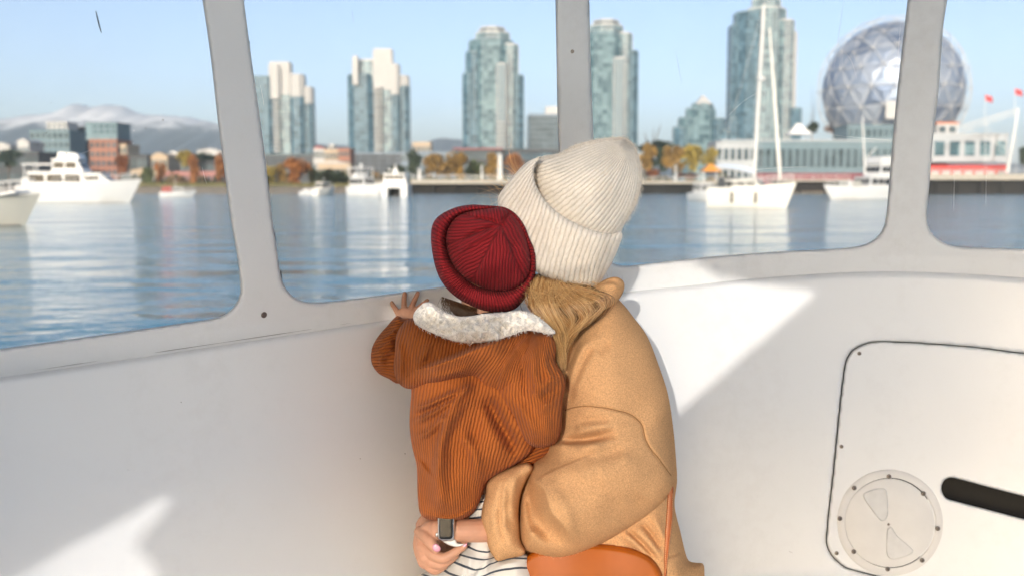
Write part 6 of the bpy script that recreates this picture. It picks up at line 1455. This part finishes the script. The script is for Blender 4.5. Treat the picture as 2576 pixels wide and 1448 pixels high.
# ---- woman: watch on the wrist
watch = empty('wristwatch', (0, 0, 0)); watch.parent = woman
CASE = mat('polished_watch_case', (0.62, 0.62, 0.62), 0.15, metal=1.0); SCR = mat('watch_glass', (0.006, 0.007, 0.008), 0.09, spec=0.35); BANDM = mat('white_watch_band', (0.72, 0.72, 0.68), 0.5)
rr = lambda x0, y0, x1, y1, r: [(x0 + r, y0), ((x0 + x1) / 2, y0), (x1 - r, y0), (x1 - r * .3, y0 + r * .3), (x1, y0 + r), (x1, (y0 + y1) / 2), (x1, y1 - r), (x1 - r * .3, y1 - r * .3), (x1 - r, y1), ((x0 + x1) / 2, y1), (x0 + r, y1), (x0 + r * .3, y1 - r * .3), (x0, y1 - r), (x0, (y0 + y1) / 2), (x0, y0 + r), (x0 + r * .3, y0 + r * .3)]
inflate('watch_band', [(1107, 1352), (1146, 1355), (1150, 1364), (1162, 1366), (1170, 1366), (1160, 1372), (1144, 1374), (1122, 1366)], 1.856, 0.006, 7, BANDM, watch, step=1.5, spacing=3)
inflate('watch_case', rr(1101, 1290, 1144, 1360, 9), 1.845, 0.006, 7, CASE, watch, step=1.5, spacing=3)
inflate('watch_screen', rr(1104.5, 1293, 1139, 1355, 7), 1.8395, 0.0018, 4, SCR, watch, step=1.5, spacing=3, Tb=0.001)
inflate('watch_crown', [(1096, 1339), (1101, 1339), (1102, 1349), (1096, 1349)], 1.847, 0.003, 4, CASE, watch, step=1.2, spacing=2)
# nails
for pts, d in (([(1088, 1371), (1097, 1366), (1107, 1374), (1108, 1382), (1100, 1387), (1090, 1382)], 1.8385), ([(1159, 1375), (1170, 1366), (1176, 1366), (1172, 1374), (1163, 1380)], 1.8615)):
    o, _ = inflate('fingernail', pts, d, 0.0022, 6, NAIL, woman, step=1.2, spacing=2)

# ------------------------------------------------------------------ the shoulder bag
bag = empty('shoulder_bag', tuple(P(np.array([1490.]), np.array([1520.]), np.array([1.82]))[0]), 0, 'orange leather shoulder bag with rounded top hanging at the hip of the woman', 'bag')
bpy.context.view_layer.update()
BAGO = [(1298, 1470), (1304, 1440), (1316, 1408), (1340, 1386), (1390, 1372), (1440, 1366), (1480, 1365), (1520, 1366), (1556, 1370), (1596, 1379), (1630, 1394), (1654, 1418), (1668, 1448), (1674, 1490), (1674, 1580), (1298, 1580)]
bagdepth = lambda x, y: 1.925 - 0.00010 * (y - 1400)
o, _ = inflate('bag_body', BAGO, bagdepth, 0.022, 13, LEATHER, None, Tb=0.05, step=3.2, noise=[(90, .004, 91)], folds=[ridge([(1310, 1445), (1326, 1412), (1350, 1395), (1400, 1381), (1460, 1375), (1520, 1376), (1590, 1388), (1640, 1412), (1658, 1460)], 3, -0.0016)]); to_parent(o, bag)
SL = smooth_line([(1308, 1462), (1316, 1425), (1342, 1396), (1400, 1380), (1460, 1374), (1520, 1375), (1592, 1388), (1636, 1409), (1655, 1440), (1663, 1480), (1664, 1540)], False, 5.5)
stm = MB()
for i in range(len(SL) - 1):
    a = SL[i]; b_ = SL[i] + (SL[i + 1] - SL[i]) * .62; q = P(np.array([a[0], b_[0]]), np.array([a[1], b_[1]]), np.array([bagdepth(a[0], a[1]), bagdepth(b_[0], b_[1])]) - 0.0205); stm.tube(q, 0.0007, 5)
o = to_parent(stm.build('stitching', mat('dark_orange_thread', (0.32, 0.07, 0.01), 0.7)), bag); o['kind'] = 'stuff'
STRAP = [(1682, 1226), (1694, 1222), (1694, 1262), (1693, 1300), (1688, 1345), (1682, 1395), (1677, 1440), (1676, 1480), (1668, 1480), (1670, 1440), (1671, 1395), (1673, 1340), (1677, 1285), (1679, 1250)]
sd = lambda x, y: 1.905 - 0.00002 * (y - 1250)
o, _ = inflate('bag_strap', STRAP, sd, 0.0022, 3.5, STRAPL, None, step=2.0, spacing=4); to_parent(o, bag)
stm = MB()
for Lp in ([(1681, 1252), (1680, 1290), (1676, 1340), (1674, 1390), (1673, 1440)], [(1691.5, 1240), (1691, 1300), (1686, 1345), (1680, 1395), (1676, 1430)]):
    L = smooth_line(Lp, False, 4.5)
    for i in range(len(L) - 1):
        a = L[i]; b_ = L[i] + (L[i + 1] - L[i]) * .6; q = P(np.array([a[0], b_[0]]), np.array([a[1], b_[1]]), np.array([sd(0, a[1]), sd(0, b_[1])]) - 0.0022); stm.tube(q, 0.0005, 4)
o = to_parent(stm.build('stitching', THREAD), bag); o['kind'] = 'stuff'
